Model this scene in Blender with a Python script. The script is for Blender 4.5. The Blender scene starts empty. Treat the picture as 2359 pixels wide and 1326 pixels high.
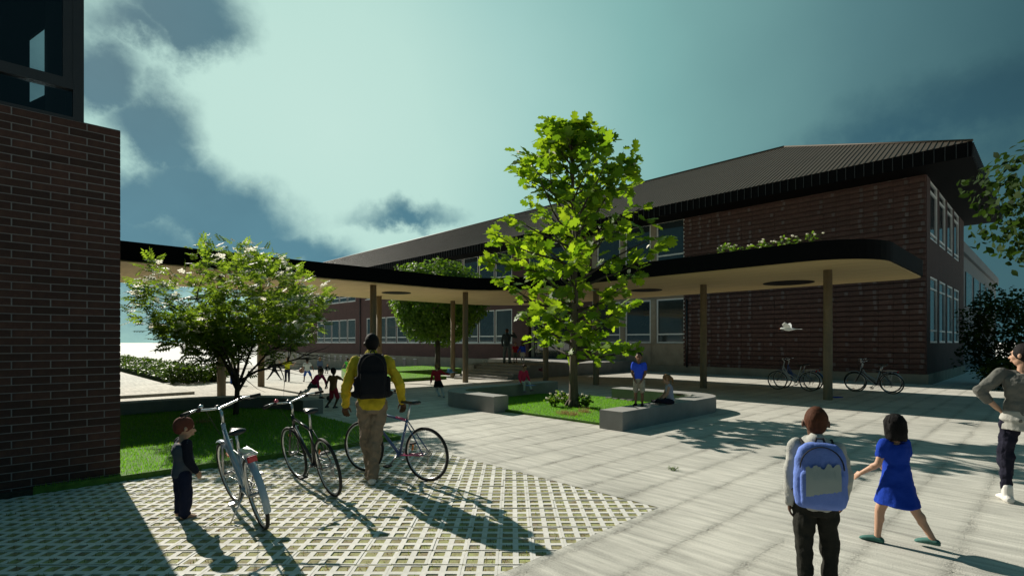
import bpy, bmesh, math, random
import numpy as np
from mathutils import Vector, Matrix, Euler, noise

# ------------------------------------------------------------------ frame of the place
# world: camera stands at the origin looking along +Y; (a, b) are the school's own axes:
# a runs along the long facade, b runs away from it
F, CX, HY, CAMZ = 1207.0, 1179.5, 787.0, 1.71
TH = math.radians(43.86)
S_, C_ = math.sin(TH), math.cos(TH)
ROTZ = math.atan2(-C_, S_)            # local (a, b) -> world
def W(a, b, z=0.0): return Vector((a*S_ + b*C_, -a*C_ + b*S_, z))
def AB(X, Y): return (X*S_ - Y*C_, X*C_ + Y*S_)
def slope(a, b):
    t = min(max((b-5.0)/8.0, 0), 1); t = t*t*(3-2*t)
    return -0.035*min(max(-17.0-a, 0), 53.0)*t
def G(px, py, z=0.0):                 # point of the photo that lies at height z
    d = (CAMZ-z)*F/(py-HY)
    return Vector(((px-CX)/F*d, d, z))
def GS(px, py):                       # the same on the sloping yard
    z = 0.0
    for _ in range(30):
        p = G(px, py, z); a, b = AB(p.x, p.y); z = 0.6*z + 0.4*slope(a, b)
    p = G(px, py, z); return p

sc = bpy.context.scene
col = sc.collection
R = random.Random(7)

# ------------------------------------------------------------------ camera
cam = bpy.data.cameras.new('camera'); cam_o = bpy.data.objects.new('camera', cam); col.objects.link(cam_o)
cam.sensor_width = 36.0; cam.lens = 36.0*F/2359.0
cam.shift_x = 0.0; cam.shift_y = (HY-663.0)/2359.0
cam.clip_start = 0.05; cam.clip_end = 6000
cam_o.location = (0, 0, CAMZ); cam_o.rotation_euler = (math.radians(90), 0, 0)
sc.camera = cam_o

# ------------------------------------------------------------------ light
SUN_H = Vector((-0.672, 0.741)).normalized(); SUN_EL = math.radians(31.0)
SUN = Vector((SUN_H.x*math.cos(SUN_EL), SUN_H.y*math.cos(SUN_EL), math.sin(SUN_EL)))
sl = bpy.data.lights.new('sun', 'SUN'); sl.energy = 5.0; sl.angle = math.radians(0.5); sl.color = (1.0, 0.935, 0.815)
so = bpy.data.objects.new('sun', sl); col.objects.link(so)
so.rotation_euler = SUN.to_track_quat('Z', 'Y').to_euler(); so.location = (-30, 30, 40)

sc.view_settings.view_transform = 'Standard'; sc.view_settings.look = 'None'
sc.view_settings.exposure = 0.45; sc.view_settings.gamma = 1.0
sc.view_settings.use_curve_mapping = False
sc.render.engine = 'CYCLES'
sc.cycles.use_denoising = True
sc.cycles.max_bounces = 6; sc.cycles.transparent_max_bounces = 12
sc.cycles.diffuse_bounces = 3

# ------------------------------------------------------------------ sky
def build_world():
    w = bpy.data.worlds.new('World'); sc.world = w; w.use_nodes = True
    nt = w.node_tree; nt.nodes.clear(); N = nt.nodes.new; L = nt.links.new
    def val(x, sock):
        if isinstance(x, (int, float)): sock.default_value = x
        else: L(x, sock)
    def m(op, x, y=None, z=None, clamp=False):
        n = N('ShaderNodeMath'); n.operation = op; n.use_clamp = clamp
        val(x, n.inputs[0])
        if y is not None: val(y, n.inputs[1])
        if z is not None: val(z, n.inputs[2])
        return n.outputs[0]
    def mixc(f, c1, c2):
        n = N('ShaderNodeMix'); n.data_type = 'RGBA'; n.blend_type = 'MIX'
        val(f, n.inputs['Factor'])
        for c, s in ((c1, n.inputs['A']), (c2, n.inputs['B'])):
            if isinstance(c, tuple): s.default_value = (*c, 1)
            else: L(c, s)
        return n.outputs['Result']
    tc = N('ShaderNodeTexCoord'); sep = N('ShaderNodeSeparateXYZ')
    nrm = N('ShaderNodeVectorMath'); nrm.operation = 'NORMALIZE'; L(tc.outputs['Generated'], nrm.inputs[0]); L(nrm.outputs[0], sep.inputs[0])
    az = m('ARCTAN2', sep.outputs[0], sep.outputs[1]); el = m('ARCSINE', sep.outputs[2])
    def fbm(scale, seed, detail=7, rough=0.55, warp=0.0):
        n = N('ShaderNodeTexNoise'); n.noise_dimensions = '4D'; n.inputs['W'].default_value = seed
        n.inputs['Scale'].default_value = scale; n.inputs['Detail'].default_value = detail; n.inputs['Roughness'].default_value = rough
        n.inputs['Distortion'].default_value = warp
        L(nrm.outputs[0], n.inputs['Vector']); return n.outputs[0]
    big, fine, veil, wisp = fbm(4.0, 3.1, 6, 0.55, 0.3), fbm(8.0, 8.3, 10, 0.62), fbm(2.2, 5.7, 5, 0.5), fbm(17.0, 2.3, 8, 0.65)
    # bright veil of thin cloud round the sun, falling off to slate blue
    gv = Vector((-0.34, 1.0, 0.40)).normalized()
    dp = N('ShaderNodeVectorMath'); dp.operation = 'DOT_PRODUCT'; L(nrm.outputs[0], dp.inputs[0]); dp.inputs[1].default_value = gv
    ang = m('ARCCOSINE', m('MINIMUM', dp.outputs['Value'], 1.0))
    ang = m('ADD', ang, m('MULTIPLY', m('SUBTRACT', veil, 0.5), 0.22))
    rp = N('ShaderNodeValToRGB'); L(m('DIVIDE', ang, math.pi), rp.inputs[0])
    stops = [(0.0, (.40,.57,.515)), (.18, (.37,.55,.495)), (.36, (.275,.46,.43)), (.58, (.165,.335,.32)), (.84, (.068,.155,.168)), (1.02, (.034,.090,.106)), (1.6, (.028,.082,.102)), (3.14, (.026,.076,.098))]
    e = rp.color_ramp.elements
    while len(e) < len(stops): e.new(0.5)
    for k, (p, c) in enumerate(stops): e[k].position = p/math.pi; e[k].color = (*c, 1)
    # clouds: soft banks broken up by noise
    azw = m('ADD', az, m('MULTIPLY', m('SUBTRACT', big, 0.5), 0.14)); elw = m('ADD', el, m('MULTIPLY', m('SUBTRACT', fine, 0.5), 0.18))
    def bank(px, py, rx, ry, wgt):
        a0 = math.atan((px-CX)/F); e0 = math.atan((HY-py)/F*math.cos(a0))
        ra = rx/F*math.cos(a0)**2; re_ = ry/F*math.cos(a0)
        dx = m('DIVIDE', m('SUBTRACT', azw, a0), ra); dy = m('DIVIDE', m('SUBTRACT', elw, e0), re_)
        d = m('SQRT', m('ADD', m('MULTIPLY', dx, dx), m('MULTIPLY', dy, dy)))
        return m('MULTIPLY', m('SUBTRACT', 1.25, d), wgt)
    banks = [(410,25,150,80,1.1),(300,60,130,60,.75),(220,165,90,75,.95),(345,300,105,100,1.2),(410,360,70,55,.9),(330,470,110,70,.95),(430,455,120,95,1.1),(520,530,180,100,1.15),(650,575,140,60,1.0),(730,605,110,40,.8),(300,590,200,120,1.0),
             (925,482,95,26,.6), (2330,225,430,95,.75), (2120,290,300,55,.6), (-300,300,400,500,.8)]
    f = None
    for b in banks:
        v = bank(*b); f = v if f is None else m('MAXIMUM', f, v)
    dens = m('ADD', f, m('ADD', m('MULTIPLY', m('SUBTRACT', fine, 0.5), 1.15), m('MULTIPLY', m('SUBTRACT', wisp, 0.5), 0.75)))
    mr = N('ShaderNodeMapRange'); mr.interpolation_type = 'SMOOTHSTEP'; L(dens, mr.inputs[0]); mr.inputs[1].default_value = -0.22; mr.inputs[2].default_value = 0.74
    mask = mr.outputs[0]
    mr2 = N('ShaderNodeMapRange'); L(el, mr2.inputs[0]); mr2.inputs[1].default_value = 0.1; mr2.inputs[2].default_value = 0.38
    ccol = mixc(mr2.outputs[0], (.034,.15,.225), (.022,.085,.125))
    cc2 = mixc(m('MULTIPLY', big, 1.0), (.010,.05,.08), (.12,.29,.34))
    ccol = mixc(0.42, ccol, cc2)
    dark = m('SUBTRACT', 1.0, m('MULTIPLY', m('MINIMUM', m('MAXIMUM', m('SUBTRACT', az, 0.2), 0.0), 0.8), 0.95))
    dk = N('ShaderNodeMix'); dk.data_type = 'RGBA'; dk.blend_type = 'MULTIPLY'; dk.inputs['Factor'].default_value = 1
    L(ccol, dk.inputs['A']); cmb = N('ShaderNodeCombineColor'); [L(dark, cmb.inputs[i]) for i in range(3)]; L(cmb.outputs[0], dk.inputs['B'])
    skyc = mixc(m('MULTIPLY', mask, 0.96), rp.outputs[0], dk.outputs['Result'])
    ns = N('ShaderNodeTexSky'); ns.sky_type = 'NISHITA'; ns.sun_disc = False
    ns.sun_elevation = SUN_EL; ns.sun_rotation = math.atan2(SUN_H.x, SUN_H.y); ns.air_density = 1.0; ns.dust_density = 1.5
    b1 = N('ShaderNodeBackground'); L(skyc, b1.inputs[0]); b1.inputs[1].default_value = 1.0
    b2 = N('ShaderNodeBackground'); L(ns.outputs[0], b2.inputs[0]); b2.inputs[1].default_value = 0.05
    mx = N('ShaderNodeMixShader'); mx.inputs[0].default_value = 0.035; L(b1.outputs[0], mx.inputs[1]); L(b2.outputs[0], mx.inputs[2])
    out = N('ShaderNodeOutputWorld'); L(mx.outputs[0], out.inputs[0])
build_world()

# ------------------------------------------------------------------ materials
MATS = {}
def mat(name, c, rough=0.8, var=0.15, scale=6.0, bump=0.0, bscale=60.0, metal=0.0, spec=0.5, rnd=0.0, stretch=(1,1,1), hue=None, coat=0.0):
    if name in MATS: return MATS[name]
    m = bpy.data.materials.new(name); m.use_nodes = True; MATS[name] = m
    nt = m.node_tree; N = nt.nodes.new; L = nt.links.new; b = nt.nodes['Principled BSDF']
    b.inputs['Roughness'].default_value = rough; b.inputs['Metallic'].default_value = metal
    b.inputs['Specular IOR Level'].default_value = spec; b.inputs['Coat Weight'].default_value = coat
    tc = N('ShaderNodeTexCoord'); mp = N('ShaderNodeMapping'); L(tc.outputs['Object'], mp.inputs[0]); mp.inputs['Scale'].default_value = stretch
    n = N('ShaderNodeTexNoise'); n.inputs['Scale'].default_value = scale; n.inputs['Detail'].default_value = 6; n.inputs['Roughness'].default_value = 0.6; L(mp.outputs[0], n.inputs[0])
    r = N('ShaderNodeValToRGB'); L(n.outputs[0], r.inputs[0])
    c2 = hue if hue else c
    r.color_ramp.elements[0].position = 0.3; r.color_ramp.elements[1].position = 0.7
    r.color_ramp.elements[0].color = (*[x*(1-var) for x in c], 1); r.color_ramp.elements[1].color = (*[min(x*(1+var), 1) for x in c2], 1)
    o = r.outputs[0]
    if rnd:
        oi = N('ShaderNodeObjectInfo'); hs = N('ShaderNodeHueSaturation'); mr = N('ShaderNodeMapRange')
        L(oi.outputs['Random'], mr.inputs[0]); mr.inputs[3].default_value = 1-rnd; mr.inputs[4].default_value = 1+rnd
        L(mr.outputs[0], hs.inputs['Value']); L(o, hs.inputs['Color']); o = hs.outputs[0]
    L(o, b.inputs['Base Color'])
    if bump:
        n2 = N('ShaderNodeTexNoise'); n2.inputs['Scale'].default_value = bscale; n2.inputs['Detail'].default_value = 5; L(mp.outputs[0], n2.inputs[0])
        bp = N('ShaderNodeBump'); bp.inputs['Strength'].default_value = bump; bp.inputs['Distance'].default_value = 0.01; L(n2.outputs[0], bp.inputs['Height']); L(bp.outputs[0], b.inputs['Normal'])
    return m

def leaf_mat(name, dark, light, trans=0.45, tcol=None, rough=0.5, spec=0.3):
    m = bpy.data.materials.new(name); m.use_nodes = True; nt = m.node_tree; N = nt.nodes.new; L = nt.links.new
    b = nt.nodes['Principled BSDF']; out = nt.nodes['Material Output']; b.inputs['Roughness'].default_value = rough; b.inputs['Specular IOR Level'].default_value = spec
    g = N('ShaderNodeNewGeometry'); oi = N('ShaderNodeObjectInfo'); ad = N('ShaderNodeMath'); ad.operation = 'ADD'; fr = N('ShaderNodeMath'); fr.operation = 'FRACT'
    L(g.outputs['Random Per Island'], ad.inputs[0]); L(oi.outputs['Random'], ad.inputs[1]); L(ad.outputs[0], fr.inputs[0])
    r = N('ShaderNodeValToRGB'); L(fr.outputs[0], r.inputs[0]); r.color_ramp.elements[0].color = (*dark, 1); r.color_ramp.elements[1].color = (*light, 1)
    L(r.outputs[0], b.inputs['Base Color'])
    t = N('ShaderNodeBsdfTranslucent'); mc = N('ShaderNodeMix'); mc.data_type = 'RGBA'; mc.blend_type = 'MULTIPLY'; mc.inputs['Factor'].default_value = 1
    L(r.outputs[0], mc.inputs['A']); mc.inputs['B'].default_value = (*(tcol or (2.2, 2.2, 0.9)), 1); mc.clamp_result = False
    L(mc.outputs['Result'], t.inputs[0]); mx = N('ShaderNodeMixShader'); mx.inputs[0].default_value = trans
    L(b.outputs[0], mx.inputs[1]); L(t.outputs[0], mx.inputs[2]); L(mx.outputs[0], out.inputs[0])
    return m

def paving_mat():
    m = bpy.data.materials.new('worn pale paving'); m.use_nodes = True; nt = m.node_tree; N = nt.nodes.new; L = nt.links.new; b = nt.nodes['Principled BSDF']
    b.inputs['Roughness'].default_value = 0.85; b.inputs['Specular IOR Level'].default_value = 0.25
    tc = N('ShaderNodeTexCoord')
    def noise_(scale, st, detail=6, rough=.6):
        mp = N('ShaderNodeMapping'); mp.inputs['Scale'].default_value = st; L(tc.outputs['Object'], mp.inputs[0])
        n = N('ShaderNodeTexNoise'); n.inputs['Scale'].default_value = scale; n.inputs['Detail'].default_value = detail; n.inputs['Roughness'].default_value = rough; L(mp.outputs[0], n.inputs[0]); return n.outputs[0]
    def m2(op, x, y):
        n = N('ShaderNodeMath'); n.operation = op
        for v, s in ((x, n.inputs[0]), (y, n.inputs[1])):
            if isinstance(v, (int, float)): s.default_value = v
            else: L(v, s)
        return n.outputs[0]
    sp = N('ShaderNodeSeparateXYZ'); L(tc.outputs['Object'], sp.inputs[0])
    wob = m2('MULTIPLY', m2('SUBTRACT', noise_(2.0, (1,1,1)), .5), .10)
    rows = m2('FRACT', m2('DIVIDE', m2('ADD', sp.outputs[0], wob), 0.55), 0.0)
    d = m2('ABSOLUTE', m2('SUBTRACT', rows, .5), 0.0)                 # .5 at a joint
    mr = N('ShaderNodeMapRange'); L(d, mr.inputs[0]); mr.inputs[1].default_value = .30; mr.inputs[2].default_value = .5
    joint = m2('MULTIPLY', m2('POWER', mr.outputs[0], 1.6), noise_(5.0, (1, .8, 1)))
    speck = noise_(38.0, (1, 1, 1), 4, .7)
    joint = m2('MULTIPLY', m2('MULTIPLY', joint, m2('POWER', noise_(.9, (1, 1.6, 1), 4), 2.0)), m2('MULTIPLY', m2('POWER', speck, 3.0), 16.0))
    streak = noise_(1.0, (1.3, 13, 1), 7, .62)
    blot = noise_(.55, (1, 1, 1), 5, .55); grit = noise_(90, (1,1,1), 3, .6)
    t = m2('ADD', m2('MULTIPLY', streak, .60), m2('ADD', m2('MULTIPLY', blot, .36), m2('MULTIPLY', grit, .32)))
    r = N('ShaderNodeValToRGB'); L(t, r.inputs[0]); r.color_ramp.elements[0].position = .47; r.color_ramp.elements[1].position = .76
    r.color_ramp.elements[0].color = (.27, .265, .235, 1); r.color_ramp.elements[1].color = (.61, .59, .525, 1)
    mx = N('ShaderNodeMix'); mx.data_type = 'RGBA'; L(m2('MINIMUM', joint, .7), mx.inputs['Factor']); L(r.outputs[0], mx.inputs['A']); mx.inputs['B'].default_value = (.10, .095, .075, 1)
    L(mx.outputs['Result'], b.inputs['Base Color'])
    bp = N('ShaderNodeBump'); bp.inputs['Strength'].default_value = .8; bp.inputs['Distance'].default_value = .02
    h = m2('SUBTRACT', m2('ADD', m2('MULTIPLY', streak, .8), m2('MULTIPLY', grit, .35)), m2('MULTIPLY', joint, .7)); L(h, bp.inputs['Height']); L(bp.outputs[0], b.inputs['Normal'])
    return m

def brick_mat(name, c1, c2, mortar, w, h, axis='x', jt=0.01):
    m = bpy.data.materials.new(name); m.use_nodes = True; nt = m.node_tree; N = nt.nodes.new; L = nt.links.new; b = nt.nodes['Principled BSDF']; b.inputs['Roughness'].default_value = .85
    tc = N('ShaderNodeTexCoord'); sp = N('ShaderNodeSeparateXYZ'); cb = N('ShaderNodeCombineXYZ'); L(tc.outputs['Object'], sp.inputs[0])
    L(sp.outputs[0 if axis == 'x' else 1], cb.inputs[0]); L(sp.outputs[2], cb.inputs[1])
    bt = N('ShaderNodeTexBrick'); L(cb.outputs[0], bt.inputs['Vector']); bt.inputs['Scale'].default_value = 1; bt.inputs['Brick Width'].default_value = w; bt.inputs['Row Height'].default_value = h
    bt.inputs['Mortar Size'].default_value = jt; bt.inputs['Color1'].default_value = (*c1, 1); bt.inputs['Color2'].default_value = (*c2, 1); bt.inputs['Mortar'].default_value = (*mortar, 1)
    n = N('ShaderNodeTexNoise'); n.inputs['Scale'].default_value = 1.3; n.inputs['Detail'].default_value = 6; L(tc.outputs['Object'], n.inputs[0])
    hs = N('ShaderNodeHueSaturation'); mr = N('ShaderNodeMapRange'); L(n.outputs[0], mr.inputs[0]); mr.inputs[3].default_value = .65; mr.inputs[4].default_value = 1.35; L(mr.outputs[0], hs.inputs['Value']); L(bt.outputs['Color'], hs.inputs['Color'])
    L(hs.outputs[0], b.inputs['Base Color'])
    bp = N('ShaderNodeBump'); bp.inputs['Strength'].default_value = .6; bp.inputs['Distance'].default_value = .01; bp.invert = True; L(bt.outputs['Fac'], bp.inputs['Height']); L(bp.outputs[0], b.inputs['Normal'])
    return m

def glass_mat(name, tint, alpha):
    m = bpy.data.materials.new(name); m.use_nodes = True; nt = m.node_tree; nt.nodes.clear(); N = nt.nodes.new; L = nt.links.new
    t = N('ShaderNodeBsdfTransparent'); t.inputs[0].default_value = (*tint, 1); g = N('ShaderNodeBsdfGlossy'); g.inputs['Roughness'].default_value = .02
    fr = N('ShaderNodeFresnel'); fr.inputs[0].default_value = 1.5; mx = N('ShaderNodeMixShader'); L(fr.outputs[0], mx.inputs[0]); L(t.outputs[0], mx.inputs[1]); L(g.outputs[0], mx.inputs[2])
    o = N('ShaderNodeOutputMaterial'); L(mx.outputs[0], o.inputs[0]); return m

# ------------------------------------------------------------------ building blocks
class MB:
    def __init__(s): s.v = []; s.f = []; s.mi = []; s.sm = []
    def add(s, vs, fs, mi=0, sm=False):
        o = len(s.v); s.v.extend([tuple(x) for x in vs])
        for f in fs: s.f.append([i+o for i in f]); s.mi.append(mi); s.sm.append(sm)
    def box(s, x0, x1, y0, y1, z0, z1, mi=0):
        s.add([(x0,y0,z0),(x1,y0,z0),(x1,y1,z0),(x0,y1,z0),(x0,y0,z1),(x1,y0,z1),(x1,y1,z1),(x0,y1,z1)],
              [(0,3,2,1),(4,5,6,7),(0,1,5,4),(1,2,6,5),(2,3,7,6),(3,0,4,7)], mi)
    def bbox(s, x0, x1, y0, y1, z0, z1, c=0.01, mi=0):   # box with its top and vertical edges chamfered
        def ring(i, z): return [(x0+i+c,y0+i,z),(x1-i-c,y0+i,z),(x1-i,y0+i+c,z),(x1-i,y1-i-c,z),(x1-i-c,y1-i,z),(x0+i+c,y1-i,z),(x0+i,y1-i-c,z),(x0+i,y0+i+c,z)]
        v = ring(0, z0)+ring(0, z1-c)+ring(c, z1); f = [tuple(range(7, -1, -1)), tuple(range(16, 24))]
        for k in range(2):
            for i in range(8): j = (i+1) % 8; f.append((k*8+i, k*8+j, k*8+8+j, k*8+8+i))
        s.add(v, f, mi)
    def prism(s, poly, z0, z1, mi=0, top=True, bot=True):
        n = len(poly); v = [(x, y, z0) for x, y in poly]+[(x, y, z1) for x, y in poly]
        f = [(i, (i+1) % n, n+(i+1) % n, n+i) for i in range(n)]
        if top: f.append(tuple(range(n, 2*n)))
        if bot: f.append(tuple(range(n-1, -1, -1)))
        s.add(v, f, mi)
    def tube(s, pts, rad, n=8, mi=0, cap=True, sm=True):
        pts = [Vector(p) for p in pts]
        if not isinstance(rad, (list, tuple)): rad = [rad]*len(pts)
        v = []; f = []; u = None
        for i, p in enumerate(pts):
            t = (pts[min(i+1, len(pts)-1)]-pts[max(i-1, 0)])
            if t.length < 1e-9: t = Vector((0, 0, 1))
            t.normalize()
            if u is None: u = t.orthogonal().normalized()
            else:
                u = u - t*u.dot(t)
                u = u.normalized() if u.length > 1e-6 else t.orthogonal().normalized()
            w = t.cross(u)
            for k in range(n):
                q = 2*math.pi*k/n; v.append(p+(u*math.cos(q)+w*math.sin(q))*rad[i])
        for i in range(len(pts)-1):
            for k in range(n): f.append((i*n+k, i*n+(k+1) % n, (i+1)*n+(k+1) % n, (i+1)*n+k))
        if cap: f.append(tuple(range(n-1, -1, -1))); f.append(tuple(range((len(pts)-1)*n, len(pts)*n)))
        s.add(v, f, mi, sm)
    def capsule(s, p0, p1, r0, r1, n=10, mi=0):
        p0, p1 = Vector(p0), Vector(p1); d = p1-p0; L = d.length
        t = d.normalized() if L > 1e-6 else Vector((0, 0, 1)); pts = []; rad = []
        for k in range(0, 4): q = math.pi/2*k/4; pts.append(p0-t*r0*math.cos(q)); rad.append(max(r0*math.sin(q), r0*.02))
        pts.append(p0); rad.append(r0); pts.append(p1); rad.append(r1)
        for k in range(3, -1, -1): q = math.pi/2*k/4; pts.append(p1+t*r1*math.cos(q)); rad.append(max(r1*math.sin(q), r1*.02))
        s.tube(pts, rad, n, mi)
    def ell(s, c, r, X=(1,0,0), Y=(0,1,0), Z=(0,0,1), n=14, mi=0):
        c, X, Y, Z = Vector(c), Vector(X), Vector(Y), Vector(Z); v = []; f = []; m = max(n//2, 5)
        for i in range(m+1):
            ph = math.pi*min(max(i/m, .004), .996)
            for k in range(n):
                q = 2*math.pi*k/n; v.append(c+X*(r[0]*math.sin(ph)*math.cos(q))+Y*(r[1]*math.sin(ph)*math.sin(q))-Z*(r[2]*math.cos(ph)))
        for i in range(m):
            for k in range(n): f.append((i*n+k, i*n+(k+1) % n, (i+1)*n+(k+1) % n, (i+1)*n+k))
        f.append(tuple(range(n-1, -1, -1))); f.append(tuple(range(m*n, (m+1)*n))); s.add(v, f, mi, True)
    def loft(s, rings, n=18, mi=0, sq=2.0):              # rings: (centre, X dir, Y dir, rx, ry)
        v = []; f = []
        for c, X, Y, rx, ry in rings:
            c, X, Y = Vector(c), Vector(X), Vector(Y)
            for k in range(n):
                q = 2*math.pi*k/n; cx, sx = math.cos(q), math.sin(q); e = 2.0/sq
                v.append(c+X*rx*math.copysign(abs(cx)**e, cx)+Y*ry*math.copysign(abs(sx)**e, sx))
        for i in range(len(rings)-1):
            for k in range(n): f.append((i*n+k, i*n+(k+1) % n, (i+1)*n+(k+1) % n, (i+1)*n+k))
        f.append(tuple(range(n-1, -1, -1))); f.append(tuple(range((len(rings)-1)*n, len(rings)*n))); s.add(v, f, mi, True)
    def torus(s, c, R_, r, X, Z, n=32, k=8, mi=0, sq=1.0):
        c, X, Z = Vector(c), Vector(X), Vector(Z); Y = X.cross(Z); v = []; f = []
        for i in range(n):
            q = 2*math.pi*i/n; d = X*math.cos(q)+Z*math.sin(q)
            for j in range(k): p = 2*math.pi*j/k; v.append(c+d*(R_+r*math.cos(p))+Y*(r*sq*math.sin(p)))
        for i in range(n):
            for j in range(k): f.append((i*k+j, i*k+(j+1) % k, ((i+1) % n)*k+(j+1) % k, ((i+1) % n)*k+j))
        s.add(v, f, mi, True)
    def mesh(s, name, mats):
        me = bpy.data.meshes.new(name); me.from_pydata(s.v, [], s.f)
        for m in (mats if isinstance(mats, (list, tuple)) else [mats]): me.materials.append(m)
        me.polygons.foreach_set('material_index', s.mi); me.polygons.foreach_set('use_smooth', s.sm); me.update(); return me
    def build(s, name, mats, parent=None, loc=(0,0,0), **tags):
        return obj(name, s.mesh(name, mats), parent, loc, **tags)

def obj(name, me, parent=None, loc=(0,0,0), rot=(0,0,0), **tags):
    o = bpy.data.objects.new(name, me); col.objects.link(o); o.location = loc; o.rotation_euler = rot
    if parent is not None: o.parent = parent
    for k, v in tags.items(): o[k] = v
    return o
def thing(name, label, cat, loc=(0,0,0), rot=(0,0,0), group=None):
    o = obj(name, None, None, loc, rot, label=label, category=cat)
    o.empty_display_size = .2
    if group: o['group'] = group
    return o
def arrays(name, V, Fc, m):
    V = np.asarray(V, dtype=np.float32); Fc = np.asarray(Fc, dtype=np.int32); k = Fc.shape[1]
    me = bpy.data.meshes.new(name); me.vertices.add(len(V)); me.vertices.foreach_set('co', V.ravel())
    me.loops.add(Fc.size); me.loops.foreach_set('vertex_index', Fc.ravel())
    me.polygons.add(len(Fc)); me.polygons.foreach_set('loop_start', np.arange(0, Fc.size, k, dtype=np.int32)); me.polygons.foreach_set('loop_total', np.full(len(Fc), k, dtype=np.int32))
    me.materials.append(m); me.update(calc_edges=True); me.validate(); return me
def frames(nrm, fwd):                                   # rotation matrices with Z=nrm, Y~fwd
    Z = nrm/np.linalg.norm(nrm, axis=1, keepdims=True); Y = fwd-Z*(fwd*Z).sum(1, keepdims=True); Y /= np.linalg.norm(Y, axis=1, keepdims=True)+1e-9
    X = np.cross(Y, Z); return np.stack([X, Y, Z], axis=2)
def scatter(tv, tf, P, M, sca):
    tv = np.asarray(tv, dtype=np.float64); tf = np.asarray(tf); V = np.einsum('nij,kj->nki', M, tv)*np.asarray(sca)[:, None, None]+P[:, None, :]
    Fc = (tf[None]+(np.arange(len(P))*len(tv))[:, None, None]).reshape(-1, tf.shape[1]); return V.reshape(-1, 3), Fc
# ------------------------------------------------------------------ the ground
M_pave = paving_mat()
M_soil = mat('soil with sparse grass', (.27,.19,.125), .95, .35, 8, .6, 70, hue=(.25,.27,.10))
M_far = mat('bleached open ground', (.74,.72,.68), .95, .05, .3)
M_turf = mat('turf', (.08,.17,.022), .95, .35, 14, .8, 120)
M_conc = mat('grey concrete', (.26,.255,.24), .9, .14, 2.2, .25, 40)
M_paver = mat('pale cast concrete paver', (.60,.585,.54), .9, .10, 14, .3, 90, rnd=.07)

def grid_sheet(name, xs, ys, zoff, m, skip=None, **tags):
    v = []; f = []; nx, ny = len(xs), len(ys)
    for y in ys:
        for x in xs: v.append((x, y, slope(x, y)+zoff))
    for j in range(ny-1):
        for i in range(nx-1):
            if skip and skip((xs[i]+xs[i+1])/2, (ys[j]+ys[j+1])/2): continue
            f.append((j*nx+i, j*nx+i+1, (j+1)*nx+i+1, (j+1)*nx+i))
    b = MB(); b.add(v, f); return place(b, name, m, **tags)
def place(b, name, m, **tags):
    o = b.build(name, m, None, **tags); o.rotation_euler = (0, 0, ROTZ); return o

PA0, PA1, PB0, PB1 = -8.1, -2.85, -4.0, 4.85            # field of grass pavers
xs = sorted(set([-90,-82,-75,-70]+list(np.arange(-66,-15,1.5))+[-14,-11,PA0,-5,PA1,0,5,10,18,30]))
ys = sorted(set([-30,-12,PB0,-1,1,3,PB1]+list(np.arange(5.5,14.5,.75))+[16,18,20,23,26.7]))
grid_sheet('paving', [float(x) for x in xs], [float(y) for y in ys], 0.0, M_pave,
           lambda x, y: (PA0 < x < PA1 and PB0 < y < PB1) or (x < -33 and y < 10) or (x<-60 and y<15), kind='structure')
gx = [-2500,-600,-200,-110]+[float(x) for x in xs if -90 <= x <= 30]+[60,200,900]
gy = [-900,-200,-60]+[float(y) for y in ys]+[40,80,200,800,3000]
grid_sheet('ground', gx, gy, -0.045, M_far, lambda x, y: PA0 < x < PA1 and PB0 < y < PB1, kind='structure')

# paver field: slabs with 2 x 2 square holes, laid diagonally to the building
base = MB(); base.add([(PA0-.05,PB0,-.007),(PA1+.05,PB0,-.007),(PA1+.05,PB1+.05,-.007),(PA0-.05,PB1+.05,-.007)], [(0,1,2,3)])
field = place(base, 'soil_bed', M_soil, kind='structure')
CELL = 0.1372; UN = 2*CELL
def paver_mesh():
    s = UN/2-.0008; h = .045; c = CELL/2
    g = [-s, -c-h, -c+h, c-h, c+h, s]; v = []; f = []; n = 6
    for zz in (0.0, -.05):
        for y in g:
            for x in g:
                if abs(x) == s and abs(y) == s: x *= .93; y *= .93
                v.append((x, y, zz))
    hole = {(1,1),(3,1),(1,3),(3,3)}
    for j in range(5):
        for i in range(5):
            q = (j*n+i, j*n+i+1, (j+1)*n+i+1, (j+1)*n+i)
            if (i, j) in hole:
                for k in range(4): A, B = q[k], q[(k+1) % 4]; f.append((A, B, B+36, A+36))
            else: f.append(q)
    rim = [i for i in range(6)]+[j*6+5 for j in range(1,6)]+[30+i for i in range(4,-1,-1)]+[j*6 for j in range(4,0,-1)]
    for k in range(len(rim)): A, B = rim[k], rim[(k+1) % len(rim)]; f.append((A, A+36, B+36, B))
    return v, f
pv, pf = paver_mesh()
pm = MB(); pm.add(pv, pf); paver_me = pm.mesh('paver', M_paver)
cand = []
for i in range(-60, 40):
    for j in range(-30, 60):
        c = Vector((i*UN+.03, j*UN+.05, 0)); a, b = AB(c.x, c.y)
        if a < PA0-.2 or a > PA1+.2 or b < PB0 or b > PB1+.2: continue
        if c.y < .4: continue
        inside = PA0 < a-.19 and a+.19 < PA1 and b+.19 < PB1
        px = CX+F*c.x/c.y; py = HY+F*CAMZ/c.y
        cand.append((c, inside, -60 < px < 2400 and py < 1390))
near = sorted([c for c in cand if c[1] and c[2]], key=lambda c: c[0].length)[:300]
ids = set(id(c) for c in near)
def jit(): return (R.gauss(0,.006), R.gauss(0,.006), R.gauss(0,.004))
Wm = Matrix.Rotation(-ROTZ, 3, 'Z')
for c in near:
    l = Wm @ (c[0]+Vector((0,0,R.uniform(-.004,.002)))); r = jit()
    o = obj('paver', paver_me, field, l, (r[0], r[1], -ROTZ+r[2]))
bm = bmesh.new()
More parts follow.
